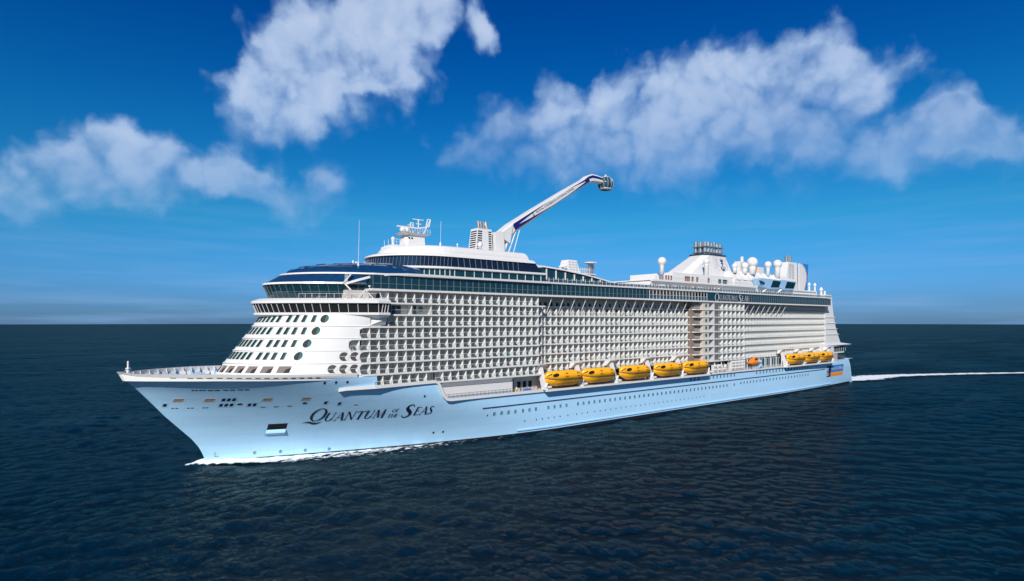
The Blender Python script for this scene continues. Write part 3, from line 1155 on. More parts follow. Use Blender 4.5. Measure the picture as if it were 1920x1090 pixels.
# big cabins of the second row
mb = MB()
zf = 36.1
for x, w in ((38.7, 0), (44.5, 0), (50.3, 0)):
    divider(mb, H, DEP, 0, False, x, -B, zf)
    mb.box(x - 5.7, x - .1, -B - .02, -B + .05, zf + 1.1, zf + 1.18, 0)
    mb.box(x - 5.6, x - .12, -B + .01, -B + .04, zf + .1, zf + 1.08, 2)
for x0, x1 in ((35, 36.5), (39.6, 42.4), (45.2, 46.9)):
    mb.box(x0, x1, -B + DEP - .07, -B + DEP - .02, zf + .05, zf + 2.25, 1)
    mb.box((x0 + x1) / 2 - .04, (x0 + x1) / 2 + .04, -B + DEP - .1, -B + DEP - .01, zf + .05, zf + 2.25, 0)
part(mb, 'suite_balcony', [WHITE, DOORGLASS, RAILGLASS])
mb = MB()
mb.extr([(48.3 + .7 * math.cos(2 * PI * k / 18), -B + DEP - .08, zf + 1.45 + .75 * math.sin(2 * PI * k / 18)) for k in range(18)], (0, .07, 0))
part(mb, 'round_window', GREENGLASS)
# end wall of the forward block, recess and service tower
mb = MB()
mb.box(89.2, 89.95, -B, -15.96, 18.26, 18.6)
for zf in ROWS[1:7]:
    for x, y in ((90.2, -19.6), (91.6, -18.5)):
        divider(mb, H, 1.6, 0, False, x, y, zf)
mb.box(171.2, 171.95, -17.9, -15.96, 18, 41.9)
part(mb, 'end_wall', WHITE)
mb = MB()
mb.box(174.2, 178.6, -B + .15, -B + DEP, 18.3, 41.9)
part(mb, 'stair_tower', TAN)
for zf in ROWS:
    m2 = MB()
    m2.extr([(176.6 + .75 * math.cos(2 * PI * k / 16), -B + .08, zf + 1.5 + .75 * math.sin(2 * PI * k / 16)) for k in range(16)], (0, .06, 0), 0)
    m2.extr([(178.7, -B + .05, zf + .02), (182.4, -B + .05, zf + .02), (182.4, -B + .05, zf + 2.5), (181.9, -B + .05, zf + 2.5), (178.7, -B + .05, zf + .6)], (0, .08, 0), 1)
    part(m2, 'tower_panel', [GREENGLASS, WHITE])
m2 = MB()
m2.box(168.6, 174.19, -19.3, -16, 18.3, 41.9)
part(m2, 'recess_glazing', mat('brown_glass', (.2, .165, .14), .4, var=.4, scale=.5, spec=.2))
m2 = MB()
for zf in ROWS:
    for dz in (.45, .85, 1.2):
        m2.box(169, 174.2, -B + .3, -B + .36, zf + dz, zf + dz + .06)
part(m2, 'recess_railing', WHITE)
# braces from the overhanging deck down to the second row
m2 = MB()
for k in range(15):
    x = 93.5 + 5.03 * k
    m2.tube((x, -B + .1, 41.85), (x, -18.05, 37.0), .14, 6)
for k in range(8):
    x = 209 + 4.7 * k
    m2.tube((x, -B + .1, 41.85), (x, -17.8, 37.0), .14, 6)
part(m2, 'brace', WHITE)

# ------------------------------------------------------------------ ledge line, side wall and rails of the promenade
mb = MB()
led = []
for x, z in [(25.5, 17.75), (27, 17.95), (34, 18.05), (44, 18.2), (51.2, 18.3), (52.2, 17.8), (53.0, 16.2), (53.9, 14.2), (54.7, 13.35), (56, 13.1), (89.8, 13.1)]:
    y = -max(hb(x, min(z, 20)), side(x, 20) if x > 33 else 0)
    up = Vector((0, 0, 1)) if not 52 < x < 54.6 else Vector((.8, 0, .5))
    t = .38
    tl = up * t
    led.append([(x - tl.x, y - .02, z - tl.z), (x - tl.x, y - .5, z - tl.z), (x + tl.x, y - .5, z + tl.z), (x + tl.x, y + .4, z + tl.z)])
mb.loft(led, closed=True, cap=True)
part(mb, 'sheer_moulding', WHITE)
mb = MB()
mb.box(52.2, 78, -20.05, -19.0, 13.06, 16.6)
o = part(mb, 'promenade_wall', WHITE)
mb = MB()
for k in range(9):
    x = 53.5 + 2.7 * k
    mb.hexa([(x, -20.2, 16.62), (x + 2.6, -20.2, 16.62), (x + 2.6, -19.6, 16.62), (x, -19.6, 16.62)], [(x, -B - .02, 17.8), (x + 2.6, -B - .02, 17.8), (x + 2.6, -19.6, 17.8), (x, -19.6, 17.8)])
part(mb, 'promenade_soffit', GREY)  # sloped soffit panels; the grey puts their shade into the colour
mb = MB()
for k in range(26):
    x = 55.6 + 1.32 * k
    mb.box(x - .03, x + .03, -B - .1, -B, 13.4, 14.5, 0)
mb.box(54.8, 89, -B - .1, -B + .0, 14.5, 14.59, 0)
mb.box(54.8, 77, -B - .05, -B - .02, 13.45, 14.4, 1)
mb.box(55.6, 77.5, -B - .06, -B + .02, 13.4, 13.58, 2)
part(mb, 'promenade_railing', [WOOD, RAILGLASS, LOGOBLUE])
mb = MB()
mb.box(78.1, 78.3, -19.9, -17.5, 13.1, 18)
for x, w in ((79, 1.6),):
    mb.box(x, x + 1.6, -17.62, -17.52, 13.2, 16.8, 1)
for x in (82, 84.2, 86.4):
    mb.box(x, x + 1.3, -17.62, -17.52, 14.2, 16, 2)
part(mb, 'promenade_doors', [WHITE, WOOD, DARK])
# boat ledge
mb = MB()
for x0, x1, yo in ((89.6, 176.5, 22.6), (176.5, 238.5, 21.3), (238.5, 290.5, 22.6)):
    i = 0
    y1 = lambda x: -hb(x, 13)
    mb.hexa([(x0, -yo, 12.85), (x1, -yo, 12.85), (x1, -19, 12.85), (x0, -19, 12.85)], [(x0, -yo, 13.42), (x1, -yo, 13.42), (x1, -19, 13.42), (x0, -19, 13.42)])
part(mb, 'boat_ledge', WHITE)
# dark windows and pillars of the deck behind the boats
mb = MB()
for k in range(45):
    x = 93 + 4.3 * k
    if x < 285:
        mb.box(x, x + 3.2, -16.68, -16.62, 14.0, 17.2)
part(mb, 'promenade_glazing', GLASS)
mb = MB()
for k in range(13):
    x = 178 + 5 * k
    mb = MB()
    mb.box(x, x + .3, -20.3, -20, 13.43, 17.9)
    part(mb, 'promenade_pillar', WHITE)
mb = MB()
mb.box(205, 238, -19.3, -19.2, 13.43, 17.4, 1)
for k in range(16):
    mb.box(205 + 2.1 * k, 205.15 + 2.1 * k, -19.4, -19.31, 13.43, 17.4, 0)
mb.box(205, 238, -19.42, -19.3, 17.4, 17.5, 0)
part(mb, 'glass_screen', [WHITE, DECKGLASS])
mb = MB()
for k in range(48):
    x = 177 + 1.3 * k
    mb.box(x, x + .07, -21.05, -20.98, 13.42, 14.5)
for z in (13.8, 14.15, 14.5):
    mb.box(176.8, 238.3, -21.05, -20.98, z, z + .06)
part(mb, 'after_railing', WHITE)

# ------------------------------------------------------------------ bridge
BW = 22.8


def bplan(x0, hw, xt=34.2, xa=37.2, n=32):
    o = [(xa, -hw)]
    for k in range(n + 1):
        y = -hw + 2 * hw * k / n
        o.append((xt - (xt - x0) * (1 - (abs(y) / hw) ** 1.75), y))
    o.append((xa, hw))
    return o


mb = MB()
for z0, p0_, z1, p1_ in ((34.9, bplan(13.6, 21.2, 35, 37), 35.9, bplan(11.3, BW, 34.2, 37.2)), (35.9, bplan(11.3, BW), 36.45, bplan(11.3, BW)), (38.75, bplan(10.7, BW + .35, 33.9, 37.2), 39.35, bplan(10.7, BW + .35, 33.9, 37.2)), (39.35, bplan(10.7, BW + .35, 33.9, 37.2), 40.0, bplan(12.6, BW - 1.6, 34.3, 37.2))):
    storey(mb, z0, p0_, z1, p1_)
b_ = part(mb, 'bridge', WHITE)
mb = MB()
storey(mb, 36.46, bplan(12.0, BW - .5, 34.4, 36.6), 38.74, bplan(11.1, BW - .1, 34.2, 36.9))
mb.build('bridge_glazing', DARK, b_)
mb = MB()
lo, hi = bplan(11.95, BW - .45, 34.35, 36.6, 36), bplan(11.03, BW - .03, 34.15, 36.9, 36)
for k in range(1, 37):
    mb.bar((lo[k][0] - .05, lo[k][1], 36.46), (hi[k][0] - .05, hi[k][1], 38.74), .11)
for a in (.33, .66, 1):
    xx = 34.35 + 2.3 * a
    mb.bar((xx, -BW + .42, 36.46), (xx + .2, -BW, 38.74), .14)
mb.bar((35.0, -BW + .4, 38.4), (36.9, -BW - .3, 38.9), .12)
mb.build('bridge_mullion', WHITE, b_)
# wing bracket down to the side
mb = MB()
for P_ in ([(23.4, -16.4, 35.0), (30.2, -20.2, 32.3), (36.9, -21.7, 35.0)], [(30.2, -20.2, 32.3), (36.9, -20.72, 33.4), (36.9, -21.7, 35.0)], [(36.9, -20.72, 33.4), (36.9, -20.5, 35.0), (36.9, -21.7, 35.0)]):
    mb.face(P_)
mb.build('wing_bracket', WHITE, b_)
# rails and small gear on the bridge roof
mb = MB()
rp = bplan(12.2, BW - .8, 34, 37, 40)
for k in range(2, 40):
    if k == 31:
        mb.build('bridge_roof_rail', WHITE, b_)
        mb = MB()
    if k < 12 or k > 30:
        mb.box(rp[k][0] - .04, rp[k][0] + .04, rp[k][1] - .04, rp[k][1] + .04, 39.9, 41.1)
        mb.bar((rp[k][0], rp[k][1], 41.1), (rp[k - 1][0], rp[k - 1][1], 41.1), .06)
mb.build('bridge_roof_rail', WHITE, b_)
mb = MB()
for p, q in (((29.5, -17, 40), (27.8, -15.5, 43)), ((30.5, -19, 40), (32.5, -18.5, 42.2)), ((32.5, -18.5, 42.2), (33.5, -21, 40)), ((31, -20.5, 40), (31.8, -20, 42.2)), ((31.8, -20, 42.2), (35.3, -20.2, 42.2)), ((35.3, -20.2, 42.2), (35.8, -21, 40))):
    mb.tube(p, q, .09, 6)
mb.rev((33, -20, 42.2), [(.08, 0), (.08, .6), (.3, .65), (.3, .95), (.05, 1.0)], 10)
mb.build('bridge_roof_frame', WHITE, b_)

# ------------------------------------------------------------------ forward glass lounge over the bridge
mb = MB()
storey(mb, 40.01, plan(15.4, 40, 52, 17.6), 43.5, plan(13.9, 40, 52, 18.4))
sol = part(mb, 'solarium_glazing', GLASS)
mb = MB()
lo, hi = plan(15.35, 40, 52, 17.65, n=64), plan(13.85, 40, 52, 18.45, n=64)
for k in range(6, 62, 2):
    if abs(lo[k][1]) < 17.3:
        mb.bar((lo[k][0] - .03, lo[k][1], 40.05), (hi[k][0] - .03, hi[k][1], 43.5), .08)
m_ = plan(14.75, 40, 52, 18.0, n=64)
for k in range(2, 64):
    mb.bar((m_[k][0] - .03, m_[k][1] * 1.002, 41.6), (m_[k + 1][0] - .03, m_[k + 1][1] * 1.002, 41.6), .05)
mb.build('mullion', MULL, sol)
mb = MB()
storey(mb, 43.51, plan(13.6, 40, 52, 18.7), 44.0, plan(13.8, 40, 52, 18.6))
part(mb, 'solarium_fascia', WHITE)
mb = MB()
storey(mb, 44.01, plan(14.4, 40, 52, 18.2), 46.1, plan(18.0, 41, 54, 18.0))
sl2 = part(mb, 'sloped_glazing', BLUEGLASS)
mb = MB()
lo, hi = plan(14.35, 40, 52, 18.25, n=44), plan(17.95, 41, 54, 18.05, n=44)
for k in range(4, 43, 2):
    mb.bar((lo[k][0], lo[k][1], 44.05), (hi[k][0], hi[k][1], 46.1), .09)
mb.build('mullion', TRIM, sl2)
mb = MB()
storey(mb, 46.11, plan(17.7, 41, 50, 18.4), 46.55, plan(18.2, 41, 50, 18.2))
part(mb, 'roof_rim', WHITE)
# dome of dark blue glass
mb = MB()
rings = []
for k in range(9):
    t = k / 8
    pl = plan(18.9 + 17 * t ** 1.6, 41 + 4 * t, 50, 17.2 - 9.0 * t ** 1.3, n=28)
    rings.append([(x, y, 46.56 + 3.3 * math.sin(t * PI / 2)) for x, y in pl])
mb.loft(rings)
dome = part(mb, 'glass_dome', BLUEGLASS, smooth=False)
mb = MB()
for j, a in enumerate((4, 8, 12, 15, 18, 22)):
    for k in range(8):
        if (k + j) % 2 == 0:
            mb.bar(Vector(rings[k][a]) + Vector((0, 0, .05)), Vector(rings[k + 1][a]) + Vector((0, 0, .05)), .14)
for k in (3, 5):
    for a in range(3, 27):
        if (a // 3 + k) % 2:
            mb.bar(Vector(rings[k][a]) + Vector((0, 0, .06)), Vector(rings[k][a + 1]) + Vector((0, 0, .06)), .14)
mb.build('dome_rib', TRIM, dome)
mb = MB()
top = rings[-1]
mb.loft([[(x, y, z + .02) for x, y, z in top], [(x - .2, y * 1.02, z + .3) for x, y, z in top]])
for x, h in ((36.5, .9), (37.4, .6), (40, .5), (42, .6)):
    mb.rev((x, -2, 50.2), [(.25, 0), (.3, h * .6), (.05, h)], 8)
mb.build('dome_ridge', WHITE, dome)
# white rib arcs that sweep down the side
mb = MB()
for pts in ([(28.2, -17.2, 43.6), (31, -18.6, 44.6), (34, -19.7, 45.5), (38, -20.5, 46.1), (43, -20.9, 46.3), (50, -21, 46.3), (62, -21, 46.2), (78, -21, 46.2), (92, -21, 46.2)], [(27.6, -16.6, 43.7), (28.6, -16.8, 44.9), (29.6, -16.9, 46.2)], [(28, -16.7, 43.6), (29.2, -17.6, 42.0), (30.4, -18.2, 40.1)]):
    for a, b in zip(pts, pts[1:]):
        mb.bar(a, b, .7 if len(pts) > 4 else .3, .55 if len(pts) > 4 else .3)
for k in range(9):
    a = k / 9.
    mb.bar((27.9 + .2 * a, -16.6, 43.6 + 3 * a), (28.6 + .2 * a, -16.95, 43.7 + 3 * a), .12)
part(mb, 'white_rib', WHITE)

# ------------------------------------------------------------------ glass band along the top of the cabins
mb = MB()
mb.box(33.2, 141.0, -B + .1, -15, 42.45, 45.9)
mb.box(177.6, 288.6, -B + .1, -15, 42.45, 45.75)
gb = part(mb, 'side_glazing', GLASS)
mb = MB()
x = 33.6
while x < 140:
    mb.box(x - .045, x + .045, -B - .02, -B + .1, 42.45, 45.9)
    x += 2.0 if x > 60 else 2.15
mb.box(33.3, 141, -B + .02, -B + .09, 43.7, 43.78)
x = 207
while x < 288:
    mb.box(x - .03, x + .03, -B + .0, -B + .1, 42.45, 45.75)
    x += 1.9
mb.box(207, 288, -B + .0, -B + .09, 43.95, 44.02)
mb.build('mullion', MULL, gb)
mb = MB()                                             # open gallery between the glazed runs
for k in range(19):
    x = 141.0 + 2 * k
    mb.box(x - .09, x + .09, -B - .02, -B + .14, 42.45, 45.7, 0)
mb.box(141, 177.5, -B + .04, -B + .08, 42.5, 43.9, 1)
mb.box(141, 177.5, -B - .02, -B + .1, 43.9, 44.0, 0)
mb.box(141, 177.5, -14.5, -14, 42.45, 45.7, 2)
for k in range(9):
    mb.box(142 + 4 * k, 143.6 + 4 * k, -17.5, -16.5, 42.5, 43.4, 3 + k % 3)
part(mb, 'open_gallery', [WHITE, DECKGLASS, CREAM, CLOTH[1], CLOTH[4], CLOTH[2]])
mb = MB()
mb.box(33, 289.5, -B - .35, -14, 41.9, 42.44)
mb.box(92, 289.5, -B - .3, -13, 45.91, 46.4)
mb.box(35, 92, -19.5, -10, 46.0, 46.35)
mb.box(33, 289.5, 14, B + .35, 41.9, 42.44)
mb.box(35, 289.5, -13, B + .3, 45.91, 46.4)
part(mb, 'gallery_deck', WHITE)
# windscreen of glass with posts on the deck edge
mb = MB()
x = 92
while x < 289:
    mb.box(x - .06, x + .06, -B - .1, -B + .02, 46.4, 47.85, 0)
    x += 2
mb.box(92, 289, -B - .1, -B + .0, 47.3, 47.37, 0)
mb.box(92, 289, -B - .05, -B - .02, 46.45, 47.3, 1)
part(mb, 'windscreen', [WHITE, DECKGLASS])
# name on the after glazing, outlined letters
mb = MB()
PF = lambda off: (lambda u, z, k: (u, -B - off - .0015 * k, z))
for m_i, off, gr in ((1, .12, .0), (0, .2, .0)):
    dx = .22 if m_i else 0
    write_line('Q', 182 + dx, 42.5 - dx * .3, 3.1, 3.2, .1, PF(off), mb, m_i)
    write_line('UANTUM', 185.4 + dx, 42.9 - dx * .3, 2.1, 11.2, .1, PF(off), mb, m_i)
    write_line('OF', 197.2 + dx, 44.1, .9, 1.8, .1, PF(off), mb, m_i)
    write_line('THE', 197 + dx, 42.9, .9, 2.2, .1, PF(off), mb, m_i)
    write_line('S', 199.8 + dx, 42.4 - dx * .3, 3.1, 2.4, .1, PF(off), mb, m_i)
    write_line('EAS', 202.5 + dx, 42.9 - dx * .3, 2.1, 5.2, .1, PF(off), mb, m_i)
tag(part(mb, 'name_lettering', [mat('letter_grey', (.5, .52, .54), .4), INK]), label='white serif ship name on the dark upper glazing')

# ------------------------------------------------------------------ upper lounge with ribbon windows, roof, mast tower
mb = MB()
storey(mb, 46.36, plan(43, 62, 95, 16), 49.0, plan(43, 62, 95, 16))
pg = part(mb, 'promenade_lounge_glazing', GLASS)
mb = MB()
pl = plan(42.95, 62, 95, 16.08, n=40)
for k in range(2, 22):
    mb.bar((pl[k][0], pl[k][1], 48.95), (pl[k + 1][0], pl[k + 1][1], 48.95), .14)
    mb.box(pl[k][0] - .08, pl[k][0] + .08, pl[k][1] - .08, pl[k][1] + .08, 46.4, 49.0)
for k in range(10):
    x = 64 + 3.2 * k
    mb.box(x - .07, x + .07, -16.15, -15.98, 46.4, 49.0)
mb.box(62, 95, -16.13, -16.0, 48.88, 49.005)
mb.build('mullion', WHITE, pg)
mb = MB()
storey(mb, 49.01, plan(41, 62, 95, 16.6), 49.55, plan(41, 62, 95, 16.6))
storey(mb, 52.45, plan(41.8, 60, 91, 15.6), 52.9, plan(42.2, 60, 91, 15.4))
storey(mb, 52.9, plan(42.2, 60, 91, 15.4), 53.4, plan(43.6, 60, 90.5, 14.8))
rings = []
for k in range(6):
    t = k / 5
    rings.append([(x, y, 53.41 + 2.5 * math.sin(t * PI / 2)) for x, y in plan(45.8 + 4 * t ** 2, 62, 89.5 - 1.2 * t, 14.2 - 2.6 * t ** 2)])
mb.loft(rings)
part(mb, 'lounge_roof', WHITE)
mb = MB()
storey(mb, 49.56, plan(42.2, 60, 94.5, 15), 52.44, plan(42.6, 60, 91.2, 15.3))
uw = part(mb, 'ribbon_window', mat('lounge_glass', (.008, .02, .05), .06, var=.3, scale=.4, spec=.7))
mb = MB()
lo, hi = plan(42.1, 60, 94.5, 15.08, n=48), plan(42.5, 60, 91.2, 15.38, n=48)
for k in range(1, 34):
    mb.bar((lo[k][0], lo[k][1], 49.58), (hi[k][0], hi[k][1], 52.42), .09)
for k in range(12):
    x = 62 + 2.0 * k
    mb.bar((x + .6, -15.06, 49.58), (x, -15.36, 52.42), .11)
mb.build('mullion', MULL, uw)
# mast tower
mb = MB()
tw = lambda x0, x1, hw: [(x0, -hw * .55), (x0 + .8, -hw), (x1, -hw), (x1, hw), (x0 + .8, hw), (x0, hw * .55)]
mb.loft([[(x, y, 55.5) for x, y in tw(51.6, 59.6, 2.8)], [(x, y, 57) for x, y in tw(52.4, 58.9, 2.4)], [(x, y, 59.6) for x, y in tw(53.0, 58.8, 2.2)]])
mb.loft([[(x, y, 59.61) for x, y in tw(52.6, 59.4, 2.6)], [(x, y, 60.2) for x, y in tw(51.2, 60.6, 3.2)]])
mb.box(48, 52.2, -2.6, 2.6, 56, 56.35)
mast = part(mb, 'mast_tower', WHITE)
mb = MB()
mb.hexa([(46.8, -3.5, 53.5), (51, -3.5, 53.5), (51, 3.5, 53.5), (46.8, 3.5, 53.5)], [(47.4, -3, 55.99), (51, -3, 55.99), (51, 3, 55.99), (47.4, 3, 55.99)])
mb.build('mast_foot', WHITE, mast)
mb = MB()
mb.bar((50.6, -.6, 62.1), (57.5, -.6, 62.1), .5, .4)
mb.bar((57.5, -.6, 62.1), (60.4, -1, 62.6), .35)
for x in (55.3, 56.2, 58.0):
    mb.tube((x, 0, 60.2), (x, 0, 64.2 if x > 57 else 63.6), .17, 8)
mb.bar((55.3, 0, 63.6), (56.2, 0, 63.6), .3)
mb.bar((54.4, 0, 62.9), (56.2, 0, 62.9), .2)
mb.bar((57.2, 0, 63.5), (58.9, 0, 63.5), .25)
mb.bar((56.1, 0, 64.8), (59.7, 0, 64.8), .3, .22)
mb.tube((58, 0, 64.2), (58, 0, 64.8), .28, 8)
for p, q in (((59, -1, 60.2), (61.6, -1, 65)), ((60.0, -1, 62.5), (60.6, -1, 65)), ((60.6, -1, 65), (61.6, -1, 65)), ((60.1, -1, 62.6), (61.1, -1, 62.8)), ((61.1, -1, 62.8), (61.6, -1, 65))):
    mb.tube(p, q, .16, 6)
mb.build('radar_mast', WHITE, mast)
mb = MB()
for x in (52.0, 53.2):
    mb.rev((x, -1.5, 60.2), [(.3, 0), (.85, .4), (.95, .9), (.75, 1.4), (.2, 1.75)], 12)
mb.rev((48.6, -2, 56.35), [(.4, 0), (.45, 1.2), (.6, 1.5), (.55, 2.0), (.1, 2.3)], 10)
for x, y in ((49.5, -2.5), (50.5, -2.5), (51.5, -2.5), (48.1, 2.5), (48.1, 0)):
    mb.tube((x, y, 56.35), (x, y, 58), .06, 5)
mb.bar((48.1, -2.5, 58), (52, -2.5, 58), .09)
mb.bar((48.1, -2.5, 57.2), (52, -2.5, 57.2), .07)
for k in range(9):
    x = 53.5 + k * .85
    mb.tube((x, -3, 60.2), (x, -3, 61.5), .05, 5)
mb.bar((53.3, -3, 61.5), (60.5, -3, 61.5), .08)
mb.bar((53.3, -3, 60.9), (60.5, -3, 60.9), .06)
mb.build('mast_gear', WHITE, mast)
mb = MB()
for x in (53.65, 54.55):
    mb.extr([(x + .28 * math.cos(2 * PI * k / 12), -2.38, 58.7 + .28 * math.sin(2 * PI * k / 12)) for k in range(12)], (0, .2, 0))
mb.build('porthole', DARK, mast)
mb = MB()
mb.tube((33.6, -12, 49.0), (33.9, -12, 60.5), .07, 6, .035)
mb.rev((33.6, -12, 47.6), [(.35, 0), (.3, 1.2), (.12, 2.2)], 8)
part(mb, 'whip_antenna', WHITE)
mb = MB()
mb.rev((62, -6, 55.6), [(.3, 0), (.28, 1.8), (.1, 2.2)], 8)
mb.tube((62, -6, 57), (62.2, -6, 64), .05, 5)
mb.rev((68, -6, 55.7), [(.5, 0), (.1, 1.4), (.25, 1.6), (.25, 2), (.05, 2.2)], 8)
part(mb, 'whip_antenna', WHITE)
mb = MB()
mb.rev((75, -8, 55.5), [(.25, 0), (.25, 1.4), (.65, 1.7), (.85, 2.3), (.7, 2.9), (.2, 3.2)], 14)
part(mb, 'radome', WHITE, True)

# forward exhaust casing
mb = MB()
mb.hexa([(77.4, -2.3, 55.5), (84.2, -2.3, 55.5), (84.2, 2.3, 55.5), (77.4, 2.3, 55.5)], [(78.4, -1.9, 64.1), (83.9, -1.9, 64.1), (83.9, 1.9, 64.1), (78.4, 1.9, 64.1)])
fc = part(mb, 'exhaust_casing', WHITE)
mb = MB()
for k in range(9):
    z = 57.2 + .72 * k
    d = (z - 55.5) * .0465
    i = (z - 55.5) * .116
    mb.box(77.4 + i + .25, 79.6 + i * .6, -2.36 + d, -2.2 + d, z, z + .36)
    mb.box(82.6, 83.7, -2.36 + d, -2.2 + d, z, z + .36)
    mb.box(77.36 + i, 77.6 + i, -1.6, 1.6, z, z + .36)
mb.build('louvre', DARK, fc)
mb = MB()
for x in (79.8, 80.9, 82.0, 82.9):
    mb.tube((x, random.uniform(-.8, .3), 64.2), (x, 0, 66.6), .55, 12)
mb.build('exhaust_pipe', STEEL, fc)

# ------------------------------------------------------------------ observation arm
arm = MB()
arm.hexa([(85.2, -2.4, 55.5), (89.2, -2.4, 55.5), (89.2, 2.4, 55.5), (85.2, 2.4, 55.5)], [(85.3, -2.2, 63.4), (88.7, -2.2, 63.9), (88.7, 2.2, 63.9), (85.3, 2.2, 63.4)])
armo = part(arm, 'observation_arm', WHITE)
BX = [  # centre line, half height, half width
    ((89.6, 62.4), 2.2, 1.7), ((93.2, 65.6), 1.75, 1.75), ((104, 72.2), 1.6, 1.7), ((118, 80.6), 1.35, 1.5), ((127.5, 86.0), 1.2, 1.3), ((130.0, 87.6), 1.4, 1.2), ((132, 88.3), 1.55, 1.2), ((134.5, 88.4), 1.4, 1.15), ((137.6, 88.3), 1.15, 1.1)]


def boom_ring(i, fy=1., oy=0.):
    (x, z), hh, hw = BX[i]
    a = BX[max(0, i - 1)][0]
    b = BX[min(len(BX) - 1, i + 1)][0]
    d = Vector((b[0] - a[0], 0, b[1] - a[1])).normalized()
    n = Vector((-d.z, 0, d.x))
    c = Vector((x, 0, z))
    return c, d, n, hh, hw


mb = MB()
rr = []
for i in range(len(BX)):
    c, d, n, hh, hw = boom_ring(i)
    rr.append([c + n * hh + Vector((0, -hw * .9, 0)), c + n * hh + Vector((0, hw * .9, 0)), c + n * hh * .7 + Vector((0, hw, 0)), c - n * hh + Vector((0, hw * .6, 0)), c - n * hh + Vector((0, -hw * .6, 0)), c - n * hh * .62 + Vector((0, -hw, 0)), c + n * hh * .7 + Vector((0, -hw, 0))])
mb.loft(rr)
mb.build('boom', WHITE, armo)


def boom_pt(s, t, off=.03):
    """s along the boom 0..8 (index), t -1..1 across its port face"""
    i = min(int(s), len(BX) - 2)
    f = s - i
    c0, d0, n0, h0, w0 = boom_ring(i)
    c1, d1, n1, h1, w1 = boom_ring(i + 1)
    a = c0 + n0 * h0 * (.04 + .655 * t) + Vector((0, -w0 - off, 0))
    b = c1 + n1 * h1 * (.04 + .655 * t) + Vector((0, -w1 - off, 0))
    return a.lerp(b, f)


for s0, s1, seg in ((1.02, 3.2, 22), (3.2, 8, 34)):
    if s0 > 3:
        mb.build('boom_stripe', NAVY, armo)
    mb = MB()
    for k in range(seg):
        a = s0 + (s1 - s0) * k / seg
        b = s0 + (s1 - s0) * (k + 1) / seg

        def edge(s):
            if s < 1.1:
                return None
            if s < 2.6:
                return (-1, -1 + 2 * ((s - 1.1) / 1.5) ** .5 * .5 * 0 + 0)
            return None
        # lens-shaped white field between two navy wedges
        def w(s):
            if s < 1.25:
                return 0
            if s < 2.5:
                return ((s - 1.25) / 1.25) ** .8
            if s < 3.0:
                return 1.02
            if s < 4.25:
                return 1.02 * (1 - ((s - 3.0) / 1.25) ** 1.3)
            return 0
        for sg in (-1, 1):
            u, v = w(a), w(b)
            if s0 > 3 and a > 4.9 and sg < 0:
                lo_a = lo_b = .1 - .0
                continue
            if u >= 1 and v >= 1:
                continue
            mb.face([boom_pt(a, sg * min(u, 1)), boom_pt(b, sg * min(v, 1)), boom_pt(b, sg), boom_pt(a, sg)])
mb.build('boom_stripe', NAVY, armo)
mb = MB()
dv = (boom_pt(2.9, 0) - boom_pt(2.0, 0)).normalized()
up = Vector((-dv.z, 0, dv.x))
add_text(mb, 'ROYAL CARIBBEAN INTERNATIONAL', boom_pt(1.95, -.22, .05), dv, up, 21.5, .75, (0, 0, 0))
crown_anchor(mb, boom_pt(1.82, -.6, .06), dv, up, 1.6, 0)
mb.build('boom_lettering', INK, armo)
mb = MB()
for y in (-1.2, 1.2):
    mb.tube((91.2, y, 56.5), (94.6, y, 64.6), .22, 8)
    mb.tube((89.4, y, 56.5), (91.6, y, 62.3), .35, 8)
    mb.tube((93.3, y, 56.5), (96.4, y, 65.6), .15, 8)
mb.hexa([(88.7, -2, 61.6), (91.5, -2, 60.2), (91.5, 2, 60.2), (88.7, 2, 61.6)], [(88.7, -2, 63.9), (93.0, -2, 66.9), (93.0, 2, 66.9), (88.7, 2, 63.9)])
mb.build('hydraulic_strut', WHITE, armo)
mb = MB()
cc = (140.4, 0, 85.0)
prof = [(r_ * .76, h_ * .84) for r_, h_ in [(.6, -.2), (2.2, .05), (3.1, .6), (3.75, 1.6), (3.95, 2.8), (3.7, 4.0), (3.1, 5.1), (2.2, 5.75), (.7, 6.0)]]
mb.rev(cc, prof, 24)
cp_ = mb.build('capsule', mat('capsule_glass', (.02, .06, .08), .05, var=.4, scale=.5, spec=.9), armo, True)
mb = MB()
for k in range(12):
    t = 2 * PI * k / 12
    P = [(cc[0] + (r + .05) * math.cos(t), (r + .05) * math.sin(t), cc[2] + h) for r, h in prof]
    for a, b in zip(P[1:-1], P[2:]):
        mb.bar(a, b, .13)
mb.rev(cc, [(2.2, .17), (2.55, .42), (2.55, .62), (2.3, .68)], 24)
mb.rev(cc, [(1.2, 4.9), (1.9, 4.8), (1.5, 5.2), (.5, 5.45)], 20)
mb.rev((140.4, 0, 90.4), [(.5, 0), (.5, .6), (.2, .8)], 10)
mb.hexa([(142.4, -.6, 88.0), (143.6, -.6, 87.5), (143.6, .6, 87.5), (142.4, .6, 88.0)], [(142.1, -.6, 89.0), (143.3, -.6, 88.6), (143.3, .6, 88.6), (142.1, .6, 89.0)])
mb.build('capsule_frame', mat('pale_metal', (.6, .62, .63), .3, metal=.4), armo)

